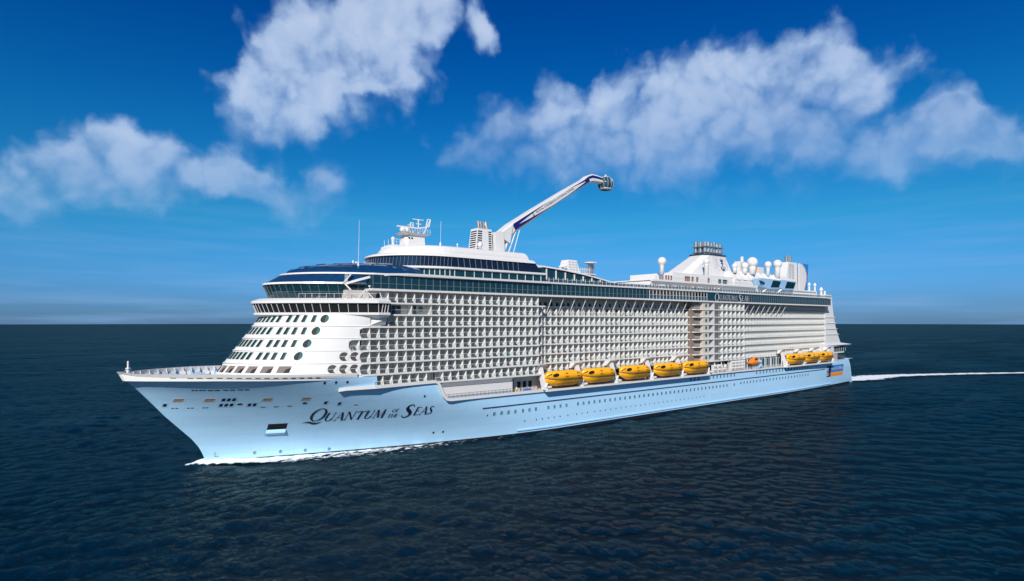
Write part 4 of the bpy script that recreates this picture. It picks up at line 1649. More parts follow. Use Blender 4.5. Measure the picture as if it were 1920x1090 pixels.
# ------------------------------------------------------------------ pool hall roof and gear amidships
mb = MB()
rr = []
for k in range(15):
    x = 95.5 + 3.1 * k
    z = interp([(95, 52.2), (104, 51.6), (114, 50.6), (125, 49.0), (139, 47.2)], x)
    hw = interp([(95, 14), (120, 13.8), (139, 13)], x)
    rr.append([(x, -hw - .5, z - .5), (x, -hw, z), (x, -8, z + 1.1), (x, 0, z + 1.7), (x, 8, z + 1.1), (x, hw, z), (x, hw + .5, z - .5), (x, 0, z - .4)])
mb.loft(rr)
pr_ = part(mb, 'pool_roof', WHITE)
mb = MB()
mb.hexa([(95.2, -13.9, 46.41), (130, -13.6, 46.41), (130, 13.6, 46.41), (95.2, 13.9, 46.41)], [(95.2, -13.9, 51.6), (130, -13.6, 47.9), (130, 13.6, 47.9), (95.2, 13.9, 51.6)])
mb.build('pool_glazing', GLASS, pr_)
mb = MB()
for k in range(8):
    x = 97 + 4.2 * k
    z = interp([(95, 51.5), (130, 47.9)], x)
    mb.box(x - .18, x + .18, -14.2, -13.9, 46.41, z)
mb.build('pool_post', WHITE, pr_)
mb = MB()
mb.loft([[(x, y, 51.0) for x, y in ((117.0, -2.4), (124.6, -2.4), (124.6, 2.4), (117.0, 2.4))], [(x, y, 56.6) for x, y in ((118.6, -1.8), (122.9, -1.8), (122.9, 1.8), (118.6, 1.8))]])
mb.rev((115.6, -2, 51.5), [(.5, 0), (.5, 2.0), (1.6, 2.2), (1.6, 2.5), (.3, 2.7)], 12)
vt = part(mb, 'vent_house', WHITE)
mb = MB()
for k in range(5):
    z = 52 + .9 * k
    d = (z - 51) * .107
    for j in range(3):
        mb.box(118.7 + j * 1.6, 119.9 + j * 1.6, -2.45 + d, -2.3 + d, z, z + .35)
mb.build('louvre', GREY, vt)
mb = MB()
for x in (130.5, 131.5, 132.5, 133.4):
    mb.tube((x, 0, 51), (x, 0, 56.2), .36, 10, mi=1)
mb.rev((132, 0, 56.1), [(2.3, 0), (2.5, .15), (2.5, .45), (.5, .5)], 16)
for k in range(7):
    mb.box(124.8 + k, 124.95 + k, -.8, -.6, 51, 54.2)
mb.box(124.6, 131.2, -.85, -.55, 53.4, 53.6)
mb.box(124.6, 134, -.85, -.55, 51.9, 52.2)
part(mb, 'vent_stack', [WHITE, STEEL])

# ------------------------------------------------------------------ after deckhouse, funnel and radomes
mb = MB()
mb.box(150, 162, -14, 14, 46.41, 49.9)
mb.box(162, 272, -13.4, 13.4, 46.41, 50.0)
mb.box(150, 226, -15.2, 15.2, 49.6, 50.3)
mb.box(168, 213, -11, 11, 50.3, 54.0)
mb.loft([[(x, y, z) for y, z in ((-11.5, 50.3), (-11.5, 53.2), (-6, 57.2), (6, 57.2), (11.5, 53.2), (11.5, 50.3))] for x in (212.5, 262, 272)])
for k in range(9):                                       # pleats of the roof
    x = 213.5 + 5.4 * k
    mb.extr([(x, -11.55, 53.25), (x + 2.7, -11.9, 53.0), (x + 5.2, -11.55, 53.25), (x + 5.2, -6, 57.25), (x + 2.7, -6, 58.0), (x, -6, 57.25)], (0, .6, .12))
dh = part(mb, 'after_deckhouse', WHITE)
for x, w, z in ((163, 1.1, 50.6), (164.6, 1.1, 50.6), (166.4, 1.1, 50.6), (176, 3.6, 50.8), (180.7, 1.5, 50.8), (184, 1.5, 50.8), (192.4, 1.4, 50.8)):
    mb = MB()
    y = -11.06
    mb.box(x, x + w, y, y + .05, z, z + 2.0)
    mb.build('brown_door', WOOD, dh)
for x, w in ((200.5, 2.2), (204, 3.4)):
    mb = MB()
    mb.box(x, x + w, -11.08, -11.0, 50.5, 52.6)
    mb.build('deckhouse_window', GLASS, dh)
mb = MB()
x = 152
while x < 226:
    mb.box(x, x + .08, -15.2, -15.12, 50.3, 51.4)
    x += 1.6
for z in (50.7, 51.05, 51.4):
    mb.box(151, 226, -15.2, -15.12, z, z + .06)
mb.build('deckhouse_rail', GREY, dh)
# funnel
mb = MB()
fr_ = lambda x0, x1, hw, z: [(x0, -hw * .55, z), (x0 + 3, -hw, z), (x1 - 2, -hw, z), (x1, -hw * .6, z), (x1, hw * .6, z), (x1 - 2, hw, z), (x0 + 3, hw, z), (x0, hw * .55, z)]
mb.loft([fr_(182.5, 221, 7.4, 54.0), fr_(185.5, 220.5, 7, 56.0), fr_(200.6, 217.5, 5.0, 64.1)])
fu = part(mb, 'funnel', WHITE)
mb = MB()
mb.loft([fr_(199.8, 218.2, 5.4, 64.11), fr_(199.8, 218.2, 5.4, 64.5)])
mb.build('funnel_rim', TRIM, fu)
mb = MB()
random.seed(3)
for j in range(15):
    z = 57.2 + .46 * j
    t = (z - 56) / 8.1
    y = -(7 - 2.0 * t) - .05
    xl = 185.5 + 15.1 * t + 4 + (2.0 if j < 4 else .0)
    x = xl
    while x < 215.5:
        w = random.uniform(.6, 1.1)
        if not (200 < x < 204.5) and not (z < 58.5 and 186 < x < 200) and x + w < 216.5 and not (208.6 < x < 213.6) and random.random() < .85:
            mb.box(x, x + w, y, y + .12, z, z + .2)
        x += w + random.uniform(.45, .9)
mb.build('funnel_grille', GREY, fu)
mb = MB()
uy = Vector((0, 2.0, 8.1)).normalized()
crown_anchor(mb, (211.6, -6.86, 57.0), (1, 0, 0), uy, 6.4, 0)
mb.build('funnel_emblem', NAVY, fu)
mb = MB()
random.seed(11)
for k in range(6):
    x = 203.5 + 2.35 * k
    for y in (-2.4, 0, 2.4):
        mb.tube((x, y, 64.5), (x + .2, y, 69.6 + random.uniform(0, 1.0)), 1.15 if k % 3 else .9, 12)
for z in (65.3, 67.9):
    mb.box(202.2, 217, -3.7, 3.6, z, z + .3)
mb.build('exhaust_pipe', STEEL, fu)
# radomes
RAD = [(164.9, -8, 53.2, 58.4, 1.75, .85), (193, -10, 50.3, 59.9, 1.25, .85), (229.5, 6, 57, 61.6, 1.9, .8), (218.8, -8, 56.5, 59.7, 1.3, .9), (227.4, -8, 56.5, 60.2, 1.75, 1.1), (234.0, -8, 56.5, 62.2, 2.6, 1.6), (248.7, -8, 56.5, 62.0, 1.75, .9), (258.0, -8, 56, 62.9, 2.2, 1.2)]
for x, y, zb, zc, r, rp_ in RAD:
    mb = MB()
    prof = [(rp_ * 1.05, zb - zc), (rp_, -r * 1.25), (rp_ * 1.2, -r * .95)] + [(r * math.cos(R(t)), r * math.sin(R(t))) for t in range(-50, 81, 13)] + [(.05, r)]
    mb.rev((x, y, zc), prof, 20)
    part(mb, 'radome', WHITE, True)
# after casing, curved walls of the surf pool
mb = MB()
mb.hexa([(274, -3.4, 50), (291, -3.4, 50), (291, 3.4, 50), (274, 3.4, 50)], [(280.5, -2.6, 65.9), (289.8, -2.6, 65.9), (289.8, 2.6, 65.9), (280.5, 2.6, 65.9)])
ac = part(mb, 'exhaust_casing', WHITE)
mb = MB()
for k in range(10):
    z = 57 + .8 * k
    d = (z - 50) * .05
    mb.box(279 + (z - 50) * .1, 281.2 + (z - 50) * .1, -3.46 + d, -3.3 + d, z, z + .5)
    mb.box(283, 286, -3.46 + d, -3.3 + d, z, z + .5)
mb.build('louvre', GREY, ac)
mb = MB()
for x in (283.2, 285.0, 287.2):
    mb.tube((x, 0, 65.9), (x, 0, 69.6), .85, 12)
mb.build('exhaust_pipe', STEEL, ac)
mb = MB()
mb.hexa([(238, 1, 56), (245, 1, 56), (245, 5, 56), (238, 5, 56)], [(239.6, 1.5, 64), (244, 1.5, 64), (244, 4.5, 64), (239.6, 4.5, 64)])
mb.tube((243, 2.5, 64), (243, 2.5, 66.5), .8, 10)
part(mb, 'exhaust_casing', WHITE)
curve = [(288.5, 65.4), (291.5, 65.0), (294.6, 62.8), (296.2, 59.5), (296.0, 56.5), (294.5, 53.0), (293.0, 50)]
mb = MB()
for a, b in zip(curve, curve[1:]):
    mb.hexa([(288, -4.6, a[1]), (a[0], -4.6, a[1]), (a[0], -4.2, a[1]), (288, -4.2, a[1])], [(288, -4.6, b[1]), (b[0], -4.6, b[1]), (b[0], -4.2, b[1]), (288, -4.2, b[1])], 0)
    mb.hexa([(a[0] + .01, -4.62, a[1]), (a[0] + .6, -4.62, a[1]), (a[0] + .6, -4.2, a[1]), (a[0] + .01, -4.2, a[1])], [(b[0] + .01, -4.62, b[1]), (b[0] + .6, -4.62, b[1]), (b[0] + .6, -4.2, b[1]), (b[0] + .01, -4.2, b[1])], 1)
    mb.hexa([(a[0] + .62, -4.62, a[1]), (max(298.6, a[0] + .7) - (66 - a[1]) * .12, -4.62, a[1]), (max(298.6, a[0] + .7) - (66 - a[1]) * .12, -4.2, a[1]), (a[0] + .62, -4.2, a[1])],
            [(b[0] + .62, -4.62, b[1]), (298.6 - (66 - b[1]) * .12 + .3, -4.62, b[1]), (298.6 - (66 - b[1]) * .12 + .3, -4.2, b[1]), (b[0] + .62, -4.2, b[1])], 2)
part(mb, 'surf_pool_wall', [WHITE, LOGOORANGE, LOGOBLUE])
mb = MB()
mb.hexa([(248, -2, 57), (256, -2, 57), (256, -1.6, 57), (248, -1.6, 57)], [(250, -2, 61.5), (256, -2, 61.5), (256, -1.6, 61.5), (250, -1.6, 61.5)], 2)
mb.hexa([(246, -2.1, 57), (247.9, -2.1, 57), (247.9, -1.6, 57), (246, -1.6, 57)], [(249, -2.1, 61.8), (249.9, -2.1, 61.8), (249.9, -1.6, 61.8), (249, -1.6, 61.8)], 1)
mb.hexa([(243, -2.2, 57), (245.9, -2.2, 57), (245.9, -1.6, 57), (243, -1.6, 57)], [(244.5, -2.2, 63), (248.9, -2.2, 61.8), (248.9, -1.6, 61.8), (244.5, -1.6, 63)], 0)
part(mb, 'surf_pool_wall', [NAVY, LOGOORANGE, WHITE])
# two pale blue pods with slanted windows
for x0, x1 in ((236, 245.4), (249.5, 260.0)):
    mb = MB()
    yo, yi = -16.6, -11.9
    pf = [(x0 - 9 if x0 < 240 else x0 - 5, 54.0), (x1, 53.7), (x1 - 1.2, 49.8), (x0 - 1.4, 49.4), (x0 - 7 if x0 < 240 else x0 - 4, 50.4)]
    mb.hexa([(a, yo + (.6 if b < 52 else 0), b) for a, b in pf], [(a, yi, b) for a, b in pf])
    pod = part(mb, 'blue_pod', SKYBLUE)
    mb = MB()
    w0 = [(x0 + 1.2, 53.4), (x1 - .9, 53.2), (x1 - 1.9, 50.3), (x0 - .3, 50.1)]
    mb.hexa([(a, yo - .08 + (.5 if b < 52 else 0), b) for a, b in w0], [(a, yo + .2 + (.5 if b < 52 else 0), b) for a, b in w0])
    if x0 < 240:
        w0 = [(225.2, 52.9), (230.6, 52.8), (229.8, 51.2), (226.6, 51.2)]
        mb.hexa([(a, yo - .02 + .25, b) for a, b in w0], [(a, yo + .5, b) for a, b in w0])
    mb.build('pod_window', GLASS, pod)
    mb = MB()
    mb.tube((x0 - 5, -13, 46.5), (x0 - 2.5, -15.6, 49.6), .3, 8)
    mb.tube((x0 + 3, -13, 46.5), (x0 + 5.5, -15.6, 49.7), .3, 8)
    mb.build('pod_strut', WHITE, pod)
mb = MB()
mb.box(262, 288, -14, 14, 46.41, 49.4)
mb.box(262, 286, -14.6, 14.6, 49.41, 50.0)
for x in (291.5, 298):
    mb.rev((x - 8, -12, 50), [(.5, 0), (.4, 2.5), (.8, 3.2), (.4, 4.2), (.05, 4.6)], 8)
mb.rev((286, -17, 46.4), [(.6, 0), (.5, 3.2), (1.0, 4), (.5, 5.2), (.05, 5.6)], 8)
part(mb, 'after_deckhouse', WHITE)

# ------------------------------------------------------------------ stern
mb = MB()
fin = [(288.7, 48.2), (296.0, 48.0), (297.0, 43), (298.6, 37), (301, 31), (304, 26.5), (307, 22.6), (288.7, 22.6)]
mb.extr([(a, -17.9, b) for a, b in fin], (0, 35.8, 0))
for z in (36.3, 33.2, 30.2, 27.3):
    xe = interp([(22.6, 307), (26.5, 304), (31, 301), (37, 298.6), (43, 297), (48, 296)], z)
    mb.box(288.8, xe + 1.0, -18.2, 18.2, z - .15, z + .15)
mb.rev((289.6, -17.2, 48.2), [(.5, 0), (.45, 1.6), (.1, 2.0)], 8)
part(mb, 'stern_block', WHITE)
mb = MB()
mb.loft([[(290, -18.0, 22.8), (307, -18, 22.7), (309, 0, 22.7), (307, 18, 22.7), (290, 18, 22.8)], [(283, -18.4, 21.4), (320.5, -18.2, 21.6), (328, 0, 21.6), (320.5, 18.2, 21.6), (283, 18.4, 21.4)], [(283, -18.4, 20.6), (319, -17.4, 21.1), (326, 0, 21.1), (319, 17.4, 21.1), (283, 18.4, 20.6)]])
mb.box(283, 297.5, -18.4, 18.4, 13.43, 20.6)
part(mb, 'stern_canopy', WHITE)
mb = MB()
mb.box(297.5, 316.5, -16.6, 16.6, 12.5, 20.99)
sg = part(mb, 'stern_glazing', GLASS)
mb = MB()
mb.box(297.52, 314, -16.9, -16.58, 17.1, 17.7)
for k in range(9):
    mb.box(297.6 + 2.3 * k, 297.75 + 2.3 * k, -16.68, -16.58, 17.8, 20.9)
for k in range(10):
    mb.box(297.52, 306, -16.75 + .0, -16.58, 13.2 + .39 * k, 13.5 + .39 * k, 1)
mb.build('mullion', [WHITE, GREY], sg)
mb = MB()
xsn = [290 + 3 * k for k in range(12)]
mb.face([(x, -hb(x, 13.4) + .1, 13.12 + max(0, x - 296) * .02) for x in xsn] + [(x, hb(x, 13.4) - .1, 13.12 + max(0, x - 296) * .02) for x in reversed(xsn)])
part(mb, 'stern_deck', GREY)
# white lines near the after shell doors
mb = MB()
for x in (178.8, 196.2):
    hull_plate(mb, x - .12, x + .12, 3.6, 10.9 if x < 190 else 10.2, .05, 0, 0, 1)
    hull_plate(mb, x - .35, x + .3, 3.0, 3.5, .05, 0, 0, 1)
part(mb, 'fender_line', WHITE)

# ------------------------------------------------------------------ davits
DAV = [89.2, 104.9, 121.4, 140.4, 158.6, 175.2, 239.2, 255.9, 271.3, 286.6]
for n, x in enumerate(DAV):
    mb = MB()
    if n in (5, 9):
        x += .5
    mb.hexa([(x - .3, -22.2, 13.42), (x + 1.0, -22.2, 13.42), (x + 1.0, -20.8, 13.42), (x - .3, -20.8, 13.42)], [(x - .25, -20.0, 20.4), (x + .85, -20.0, 20.4), (x + .85, -18.9, 20.4), (x - .25, -18.9, 20.4)])
    mb.hexa([(x - 1.9, -19.2, 19.2), (x + 2.6, -19.2, 19.2), (x + 2.6, -18.2, 19.2), (x - 1.9, -18.2, 19.2)], [(x - 1.6, -20.8, 20.9), (x + 2.2, -20.8, 20.9), (x + 2.2, -18.4, 20.9), (x - 1.6, -18.4, 20.9)])
    mb.bar((x + .3, -22, 14.0), (x + 2.0, -21.2, 15.6), .5, .6)
    mb.bar((x + 2.0, -21.2, 15.6), (x + 1.2, -20.6, 13.5), .4, .5)
    mb.tube((x + 1.5, -21.8, 14.1), (x + 2.8, -21.8, 14.1), .35, 8)
    part(mb, 'davit', WHITE)

# ------------------------------------------------------------------ lifeboats: things of their own, hanging in the davits


def lifeboat(L, W, Hh):
    """bow towards -x; origin under the keel amidships"""
    root = empty('lifeboat', (0, 0, 0), 'x', 'lifeboat', 'yellow lifeboats hanging in davits along the side')
    n = 18

    def taper(t):
        return min(1, (1 - (1 - min(t / .42, 1)) ** 2.0) * .92 + .08) * (1 - max(0, (t - .82) / .18) ** 2.2 * .38)
    lower, upper = [], []
    for k in range(n + 1):
        t = k / n
        x = -L / 2 + L * t
        w = W / 2 * taper(t)
        kz = 1.55 * (1 - min(t / .3, 1)) ** 1.6 + .75 * max(0, (t - .75) / .25) ** 1.6
        gz = 2.15 + .5 * (1 - min(t / .35, 1)) ** 1.5
        lower.append([(x, -w, gz), (x, -w * .97, gz - .45), (x, -w * .72, kz + (gz - kz) * .34), (x, -w * .3, kz + .12), (x, 0, kz), (x, w * .3, kz + .12), (x, w * .72, kz + (gz - kz) * .34), (x, w * .97, gz - .45), (x, w, gz)])
        tz = gz + (Hh - 2.15) * (1 - (1 - min(1, (t + .02) / .16)) ** 2.0 * .55) * (1 - max(0, (t - .8) / .2) ** 2.0 * .42) - .5 * (1 - min(t / .35, 1)) ** 1.5
        upper.append([(x, -w * 1.0, gz + .03), (x, -w * .97, gz + (tz - gz) * .55), (x, -w * .86, gz + (tz - gz) * .86), (x, -w * .55, tz), (x, w * .55, tz), (x, w * .86, gz + (tz - gz) * .86), (x, w * .97, gz + (tz - gz) * .55), (x, w, gz + .03)])
    mb = MB()
    mb.loft(lower, closed=True)
    mb.build('boat_hull', YELLOW, root, True)
    mb = MB()
    mb.loft(upper, closed=True)
    cn = mb.build('canopy', YELLOW, root, True)
    mb = MB()
    for s in (-1, 1):
        r = []
        for k in range(n + 1):
            x, y, z = lower[k][0] if s < 0 else lower[k][-1]
            r.append([(x, y + s * .02, z - .14), (x, y + s * .1, z - .1), (x, y + s * .1, z + .06), (x, y + s * .02, z + .1)])
        mb.loft(r, closed=False, cap=False)
    mb.build('rubbing_strake', TRIM, root)

    def sidey(x, fz):
        t = (x + L / 2) / L
        k = min(n - 1, max(0, int(t * n)))
        f = t * n - k
        a, b = upper[k], upper[k + 1]
        lerp = lambda i, c: a[i][c] + (b[i][c] - a[i][c]) * f
        z0, z1, z2 = lerp(0, 2), lerp(1, 2), lerp(2, 2)
        y0, y1, y2 = lerp(0, 1), lerp(1, 1), lerp(2, 1)
        top = lerp(3, 2)
        z = z0 + (top - z0) * fz
        y = y0 + (y1 - y0) * min(1, (z - z0) / (z1 - z0)) if z < z1 else y1 + (y2 - y1) * (z - z1) / (z2 - z1)
        return (x, y - .12, z)
    mb = MB()                                  # eye-shaped steering windows by the bow
    c = [(.20 + .065 * math.cos(2 * PI * k / 14) + .025 * math.sin(2 * PI * k / 14), .55 + .24 * math.sin(2 * PI * k / 14)) for k in range(14)]
    for k in range(14):
        mb.face([sidey(-L / 2 + L * .2, .55)] + [sidey(-L / 2 + L * a, b) for a, b in (c[k], c[(k + 1) % 14])])
    mb.face([sidey(-L / 2 + L * a, b) for a, b in ((.015, .45), (.12, .6), (.135, .8), (.03, .62))])
    mb.build('steering_window', DARK, cn)
    for cx in (.47, .80):
        for cz in (.38, .74):
            mb = MB()
            for d in (-.028, .012):
                mb.face([sidey(-L / 2 + L * (cx + d + a), cz + b) for a, b in ((0, -.07), (.026, -.07), (.026, .07), (0, .07))])
            mb.build('side_window', mat('dark_red_glass', (.07, .012, .01), .3) if 'dark_red_glass' not in bpy.data.materials else bpy.data.materials['dark_red_glass'], cn)
    mb = MB()
    for x in (-L * .36, L * .36):
        mb.tube((x, 0, Hh - .25), (x, 0, Hh + .45), .16, 8)
    mb.tube((-L * .2, 0, Hh - .1), (L * .3, 0, Hh - .1), .06, 6)
    mb.build('lifting_hook', GREY, root)
    mb = MB()
    for k in range(3, n - 2):
        a, b = lower[k][0], lower[k + 1][0]
        m_ = ((a[0] + b[0]) / 2, (a[1] + b[1]) / 2 - .08, (a[2] + b[2]) / 2 - .42)
        mb.tube((a[0], a[1] - .08, a[2] - .16), m_, .03, 4)
        mb.tube(m_, (b[0], b[1] - .08, b[2] - .16), .03, 4)
    mb.build('grab_line', TRIM, root)
    return root


lb = lifeboat(14.8, 5.0, 4.75)
LBX = [97.2, 112.8, 131.3, 150.0, 167.4, 248.0, 263.4, 278.6]
LBL = ['foremost yellow lifeboat, beside the open deck with blue chairs', 'second yellow lifeboat from the bow, in the run of five', 'middle yellow lifeboat of the forward run of five', 'fourth yellow lifeboat from the bow, next but one to the life raft canisters',
       'yellow lifeboat next to the life raft canisters, last of the forward five', 'yellow lifeboat beside the glass screen, first of the after three', 'yellow lifeboat between two others of the after three', 'aftmost yellow lifeboat, beside the white wall at the stern']
for i, x in enumerate(LBX):
    o = lb if i == 0 else copy_tree(lb)
    o.location = (x, -21.35, 14.1)
    o['label'] = LBL[i]
# orange rescue boat
rb = empty('rescue_boat', (211.5, -20.6, 15.2), 'small open orange rescue boat hanging between canisters and glass screen', 'rescue boat')
mb = MB()
rr = []
for k in range(9):
    t = k / 8
    x = -4 + 8 * t
    w = 1.5 * min(1, .1 + t / .35)
    kz = .8 * (1 - min(1, t / .4)) ** 1.5
    rr.append([(x, -w, 1.3 + kz * .3), (x, -w * .9, .7 + kz * .5), (x, 0, kz), (x, w * .9, .7 + kz * .5), (x, w, 1.3 + kz * .3), (x, w * .75, 1.35 + kz * .3), (x, -w * .75, 1.35 + kz * .3)])
mb.loft(rr)
mb.build('boat_hull', ORANGE, rb)
mb = MB()
mb.hexa([(-.6, -1, 1.3), (3.4, -1, 1.3), (3.4, 1, 1.3), (-.6, 1, 1.3)], [(.6, -.8, 3.4), (2.8, -.8, 3.4), (2.8, .8, 3.4), (.6, .8, 3.4)])
cb = mb.build('cabin', ORANGE, rb)
mb = MB()
mb.hexa([(.4, -1.0, 2.1), (2.7, -1.0, 2.1), (2.7, -.9, 2.1), (.4, -.9, 2.1)], [(.8, -.9, 3.0), (2.5, -.9, 3.0), (2.5, -.8, 3.0), (.8, -.8, 3.0)])
mb.build('cabin_window', DOORGLASS, cb)
mb = MB()
mb.bar((214.8, -20.2, 13.4), (214.2, -20.4, 18.6), .6)
mb.bar((214.2, -20.4, 18.6), (211.0, -20.6, 18.9), .5)
mb.tube((211.2, -20.6, 18.8), (211.5, -20.6, 18.4), .06, 6)
mb.tube((216, -20.8, 14.5), (218, -20.8, 14.5), 1.0, 14, mi=1)
mb.tube((216, -20.8, 16.4), (218, -20.8, 16.4), .8, 14, mi=1)
part(mb, 'davit', [WHITE, SKYBLUE])
# life raft canisters
cn0 = None
spotsC = [(183 + 3.1 * i, z) for i in range(2) for z in (14.6, 16.0)] + [(189.4, 14.6)] + [(196 + 2.6 * i, z) for i in range(4) for z in (14.6, 15.9, 17.1)]
for x, z in spotsC:
    if cn0 is None:
        root = empty('life_raft_canister', (x, -20.3, z), 'white ribbed life raft canister stacked on a rack on the side deck', 'life raft', 'life raft canisters stacked between the two runs of lifeboats')
        mb = MB()
        mb.loft([[(xx, r * math.cos(2 * PI * k / 14), r * math.sin(2 * PI * k / 14)) for k in range(14)] for xx, r in ((-1.25, .3), (-1.15, .52), (-.5, .58), (-.45, .63), (.45, .63), (.5, .58), (1.15, .52), (1.25, .3))])
        mb.build('shell', WHITE, root)
        mb = MB()
        for xx in (-.7, 0, .7):
            mb.loft([[(xx + d, r * math.cos(2 * PI * k / 14), r * math.sin(2 * PI * k / 14)) for k in range(14)] for d, r in ((-.05, .6), (-.05, .66), (.05, .66), (.05, .6))])
        mb.build('strap', GREY, root)
        cn0 = root
    else:
        o = copy_tree(cn0)
        o.location = (x, -20.3, z)
mb = MB()
for x in (181.8, 184.8, 187.9, 190.8, 194.8, 198, 200.8, 203.6, 205):
    mb.box(x - .06, x + .06, -20.9, -19.6, 13.43, 17.6 if x > 194 else 16.5)
for z in (13.9, 15.3, 16.5):
    mb.box(194.8, 205, -20.85, -19.7, z - .06, z + .02)
    if z < 16:
        mb.box(181.8, 190.8, -20.85, -19.7, z - .06, z + .02)
part(mb, 'canister_rack', WHITE)

# ------------------------------------------------------------------ loungers and chairs on the open decks


def lounger(x, y, z, rz, m, first=[None]):
    if first[0] is None:
        mb = MB()
        mb.box(-.9, .35, -.33, .33, .3, .4, 0)
        mb.hexa([(.35, -.33, .3), (.42, -.33, .3), (.42, .33, .3), (.35, .33, .3)], [(.95, -.33, 1.0), (1.02, -.33, 1.0), (1.02, .33, 1.0), (.95, .33, 1.0)], 0)
        for a in (-.8, .25):
            for b in (-.28, .28):
                mb.box(a - .03, a + .03, b - .03, b + .03, 0, .3, 1)
        first[0] = mb.build('sun_lounger', [LOUNGE, WHITE])
        o = first[0]
    else:
        o = first[0].copy()
        COL.objects.link(o)
    o.location = (x, y, z)
    o.rotation_euler = (0, 0, rz)
    return o


for k in range(36):
    x = 94 + 1.35 * k
    o = lounger(x, -19.6 + .2 * (k % 3), 46.41, R(-90), LOUNGE)
    tag(o, 'blue sun lounger behind the glass windscreen of the upper deck beside the pool hall', 'sun lounger', 'blue sun loungers in a row beside the pool hall')
for k in range(34):
    x = 204 + 2.0 * k
    o = lounger(x, -19.5, 46.41, R(-90), LOUNGE)
    tag(o, 'blue sun lounger behind the windscreen of the after upper deck', 'sun lounger', 'blue sun loungers on the after upper deck')


def deck_chair(x, y, rz, first=[None]):
    if first[0] is None:
        mb = MB()
        mb.box(-.3, .3, -.3, .3, .42, .48)
        mb.hexa([(-.3, .27, .48), (.3, .27, .48), (.3, .32, .48), (-.3, .32, .48)], [(-.28, .4, 1.0), (.28, .4, 1.0), (.28, .45, 1.0), (-.28, .45, 1.0)])
        for a in (-.27, .27):
            for b in (-.27, .27):
                mb.box(a - .025, a + .025, b - .025, b + .025, 0, .42)
            mb.box(a - .03, a + .03, -.28, .3, .64, .68)
        first[0] = mb.build('deck_chair', mat('bright_blue_plastic', (.04, .2, .6), .4))
        o = first[0]
    else:
        o = first[0].copy()
        COL.objects.link(o)
    o.location = (x, y, 13.06)
    o.rotation_euler = (0, 0, rz)
    return tag(o, 'blue chair on the open side deck ahead of the first lifeboat', 'chair', 'blue chairs on the open side deck')


for k in range(8):
    deck_chair(83.2 + .75 * (k % 4), -19.9 + .9 * (k // 4), R(180) if k // 4 else 0)

# ------------------------------------------------------------------ people along the upper deck


def person_mesh(name, top, bottom, lean):
    """one continuous standing body: skinned from joints"""
    me = bpy.data.meshes.new(name)
    V = [(0, 0, .95), (0, .0, 1.2), (0, lean, 1.42), (0, lean, 1.54), (0, lean - .02, 1.68),
         (.2, lean, 1.42), (.27, lean - .06, 1.14), (.22, lean - .28, 1.02), (-.2, lean, 1.42), (-.27, lean - .04, 1.14), (-.24, lean - .2, .96),
         (.1, 0, .9), (.11, -.02, .5), (.12, .03, .06), (.12, -.13, .04), (-.1, 0, .9), (-.11, -.03, .5), (-.13, .02, .06), (-.13, -.14, .04)]
    E = [(0, 1), (1, 2), (2, 3), (3, 4), (2, 5), (5, 6), (6, 7), (2, 8), (8, 9), (9, 10), (0, 11), (11, 12), (12, 13), (13, 14), (0, 15), (15, 16), (16, 17), (17, 18)]
    me.from_pydata(V, E, [])
    o = bpy.data.objects.new(name, me)
    COL.objects.link(o)
    sk = o.modifiers.new('skin', 'SKIN')
    rad = [.16, .15, .16, .06, .11, .07, .05, .04, .07, .05, .04, .1, .07, .05, .04, .1, .07, .05, .04]
    for i, r in enumerate(rad):
        me.skin_vertices[0].data[i].radius = (r, r)
    me.skin_vertices[0].data[0].use_root = True
    o.modifiers.new('sub', 'SUBSURF').levels = 1
    dg = bpy.context.evaluated_depsgraph_get()
    m2 = bpy.data.meshes.new_from_object(o.evaluated_get(dg))
    bpy.data.objects.remove(o)
    m2.materials.clear()
    for m in (top, bottom, SKIN, CLOTH[3]):
        m2.materials.append(m)
    for p in m2.polygons:
        z = p.center.z
        p.material_index = 3 if p.center.z > 1.69 or (z > 1.6 and p.center.y > lean) else 2 if z > 1.5 or (abs(p.center.x) > .2 and z < 1.15) else 0 if z > .92 else 1
        p.use_smooth = True
    return m2


PM = [person_mesh('person', CLOTH[a], CLOTH[b], l) for a, b, l in ((0, 3, -.03), (1, 0, -.08), (2, 5, -.02), (3, 3, -.1), (4, 0, -.05), (2, 3, -.06))]
random.seed(21)


def person(x, y, z, rz, k, label, group=None):
    o = bpy.data.objects.new('person', PM[k])
    COL.objects.link(o)
    o.location = (x, y, z)
    o.rotation_euler = (0, 0, rz)
    return tag(o, label, 'person', group)


for k in range(34):
    x = 143 + 1.35 * k + random.uniform(-.4, .4)
    person(x, -20.1 + random.uniform(0, .5), 46.41, random.uniform(-.5, .5), random.randrange(6), 'passenger standing at the windscreen of the upper deck ahead of the funnel', 'passengers crowding the upper deck rail ahead of the funnel')
person(81.4, -19.9, 13.06, .2, 0, 'person in dark clothes standing beside the blue chairs on the side deck')
person(80.4, -19.2, 13.06, -.4, 2, 'person in a pale top standing near the brown door of the side deck')
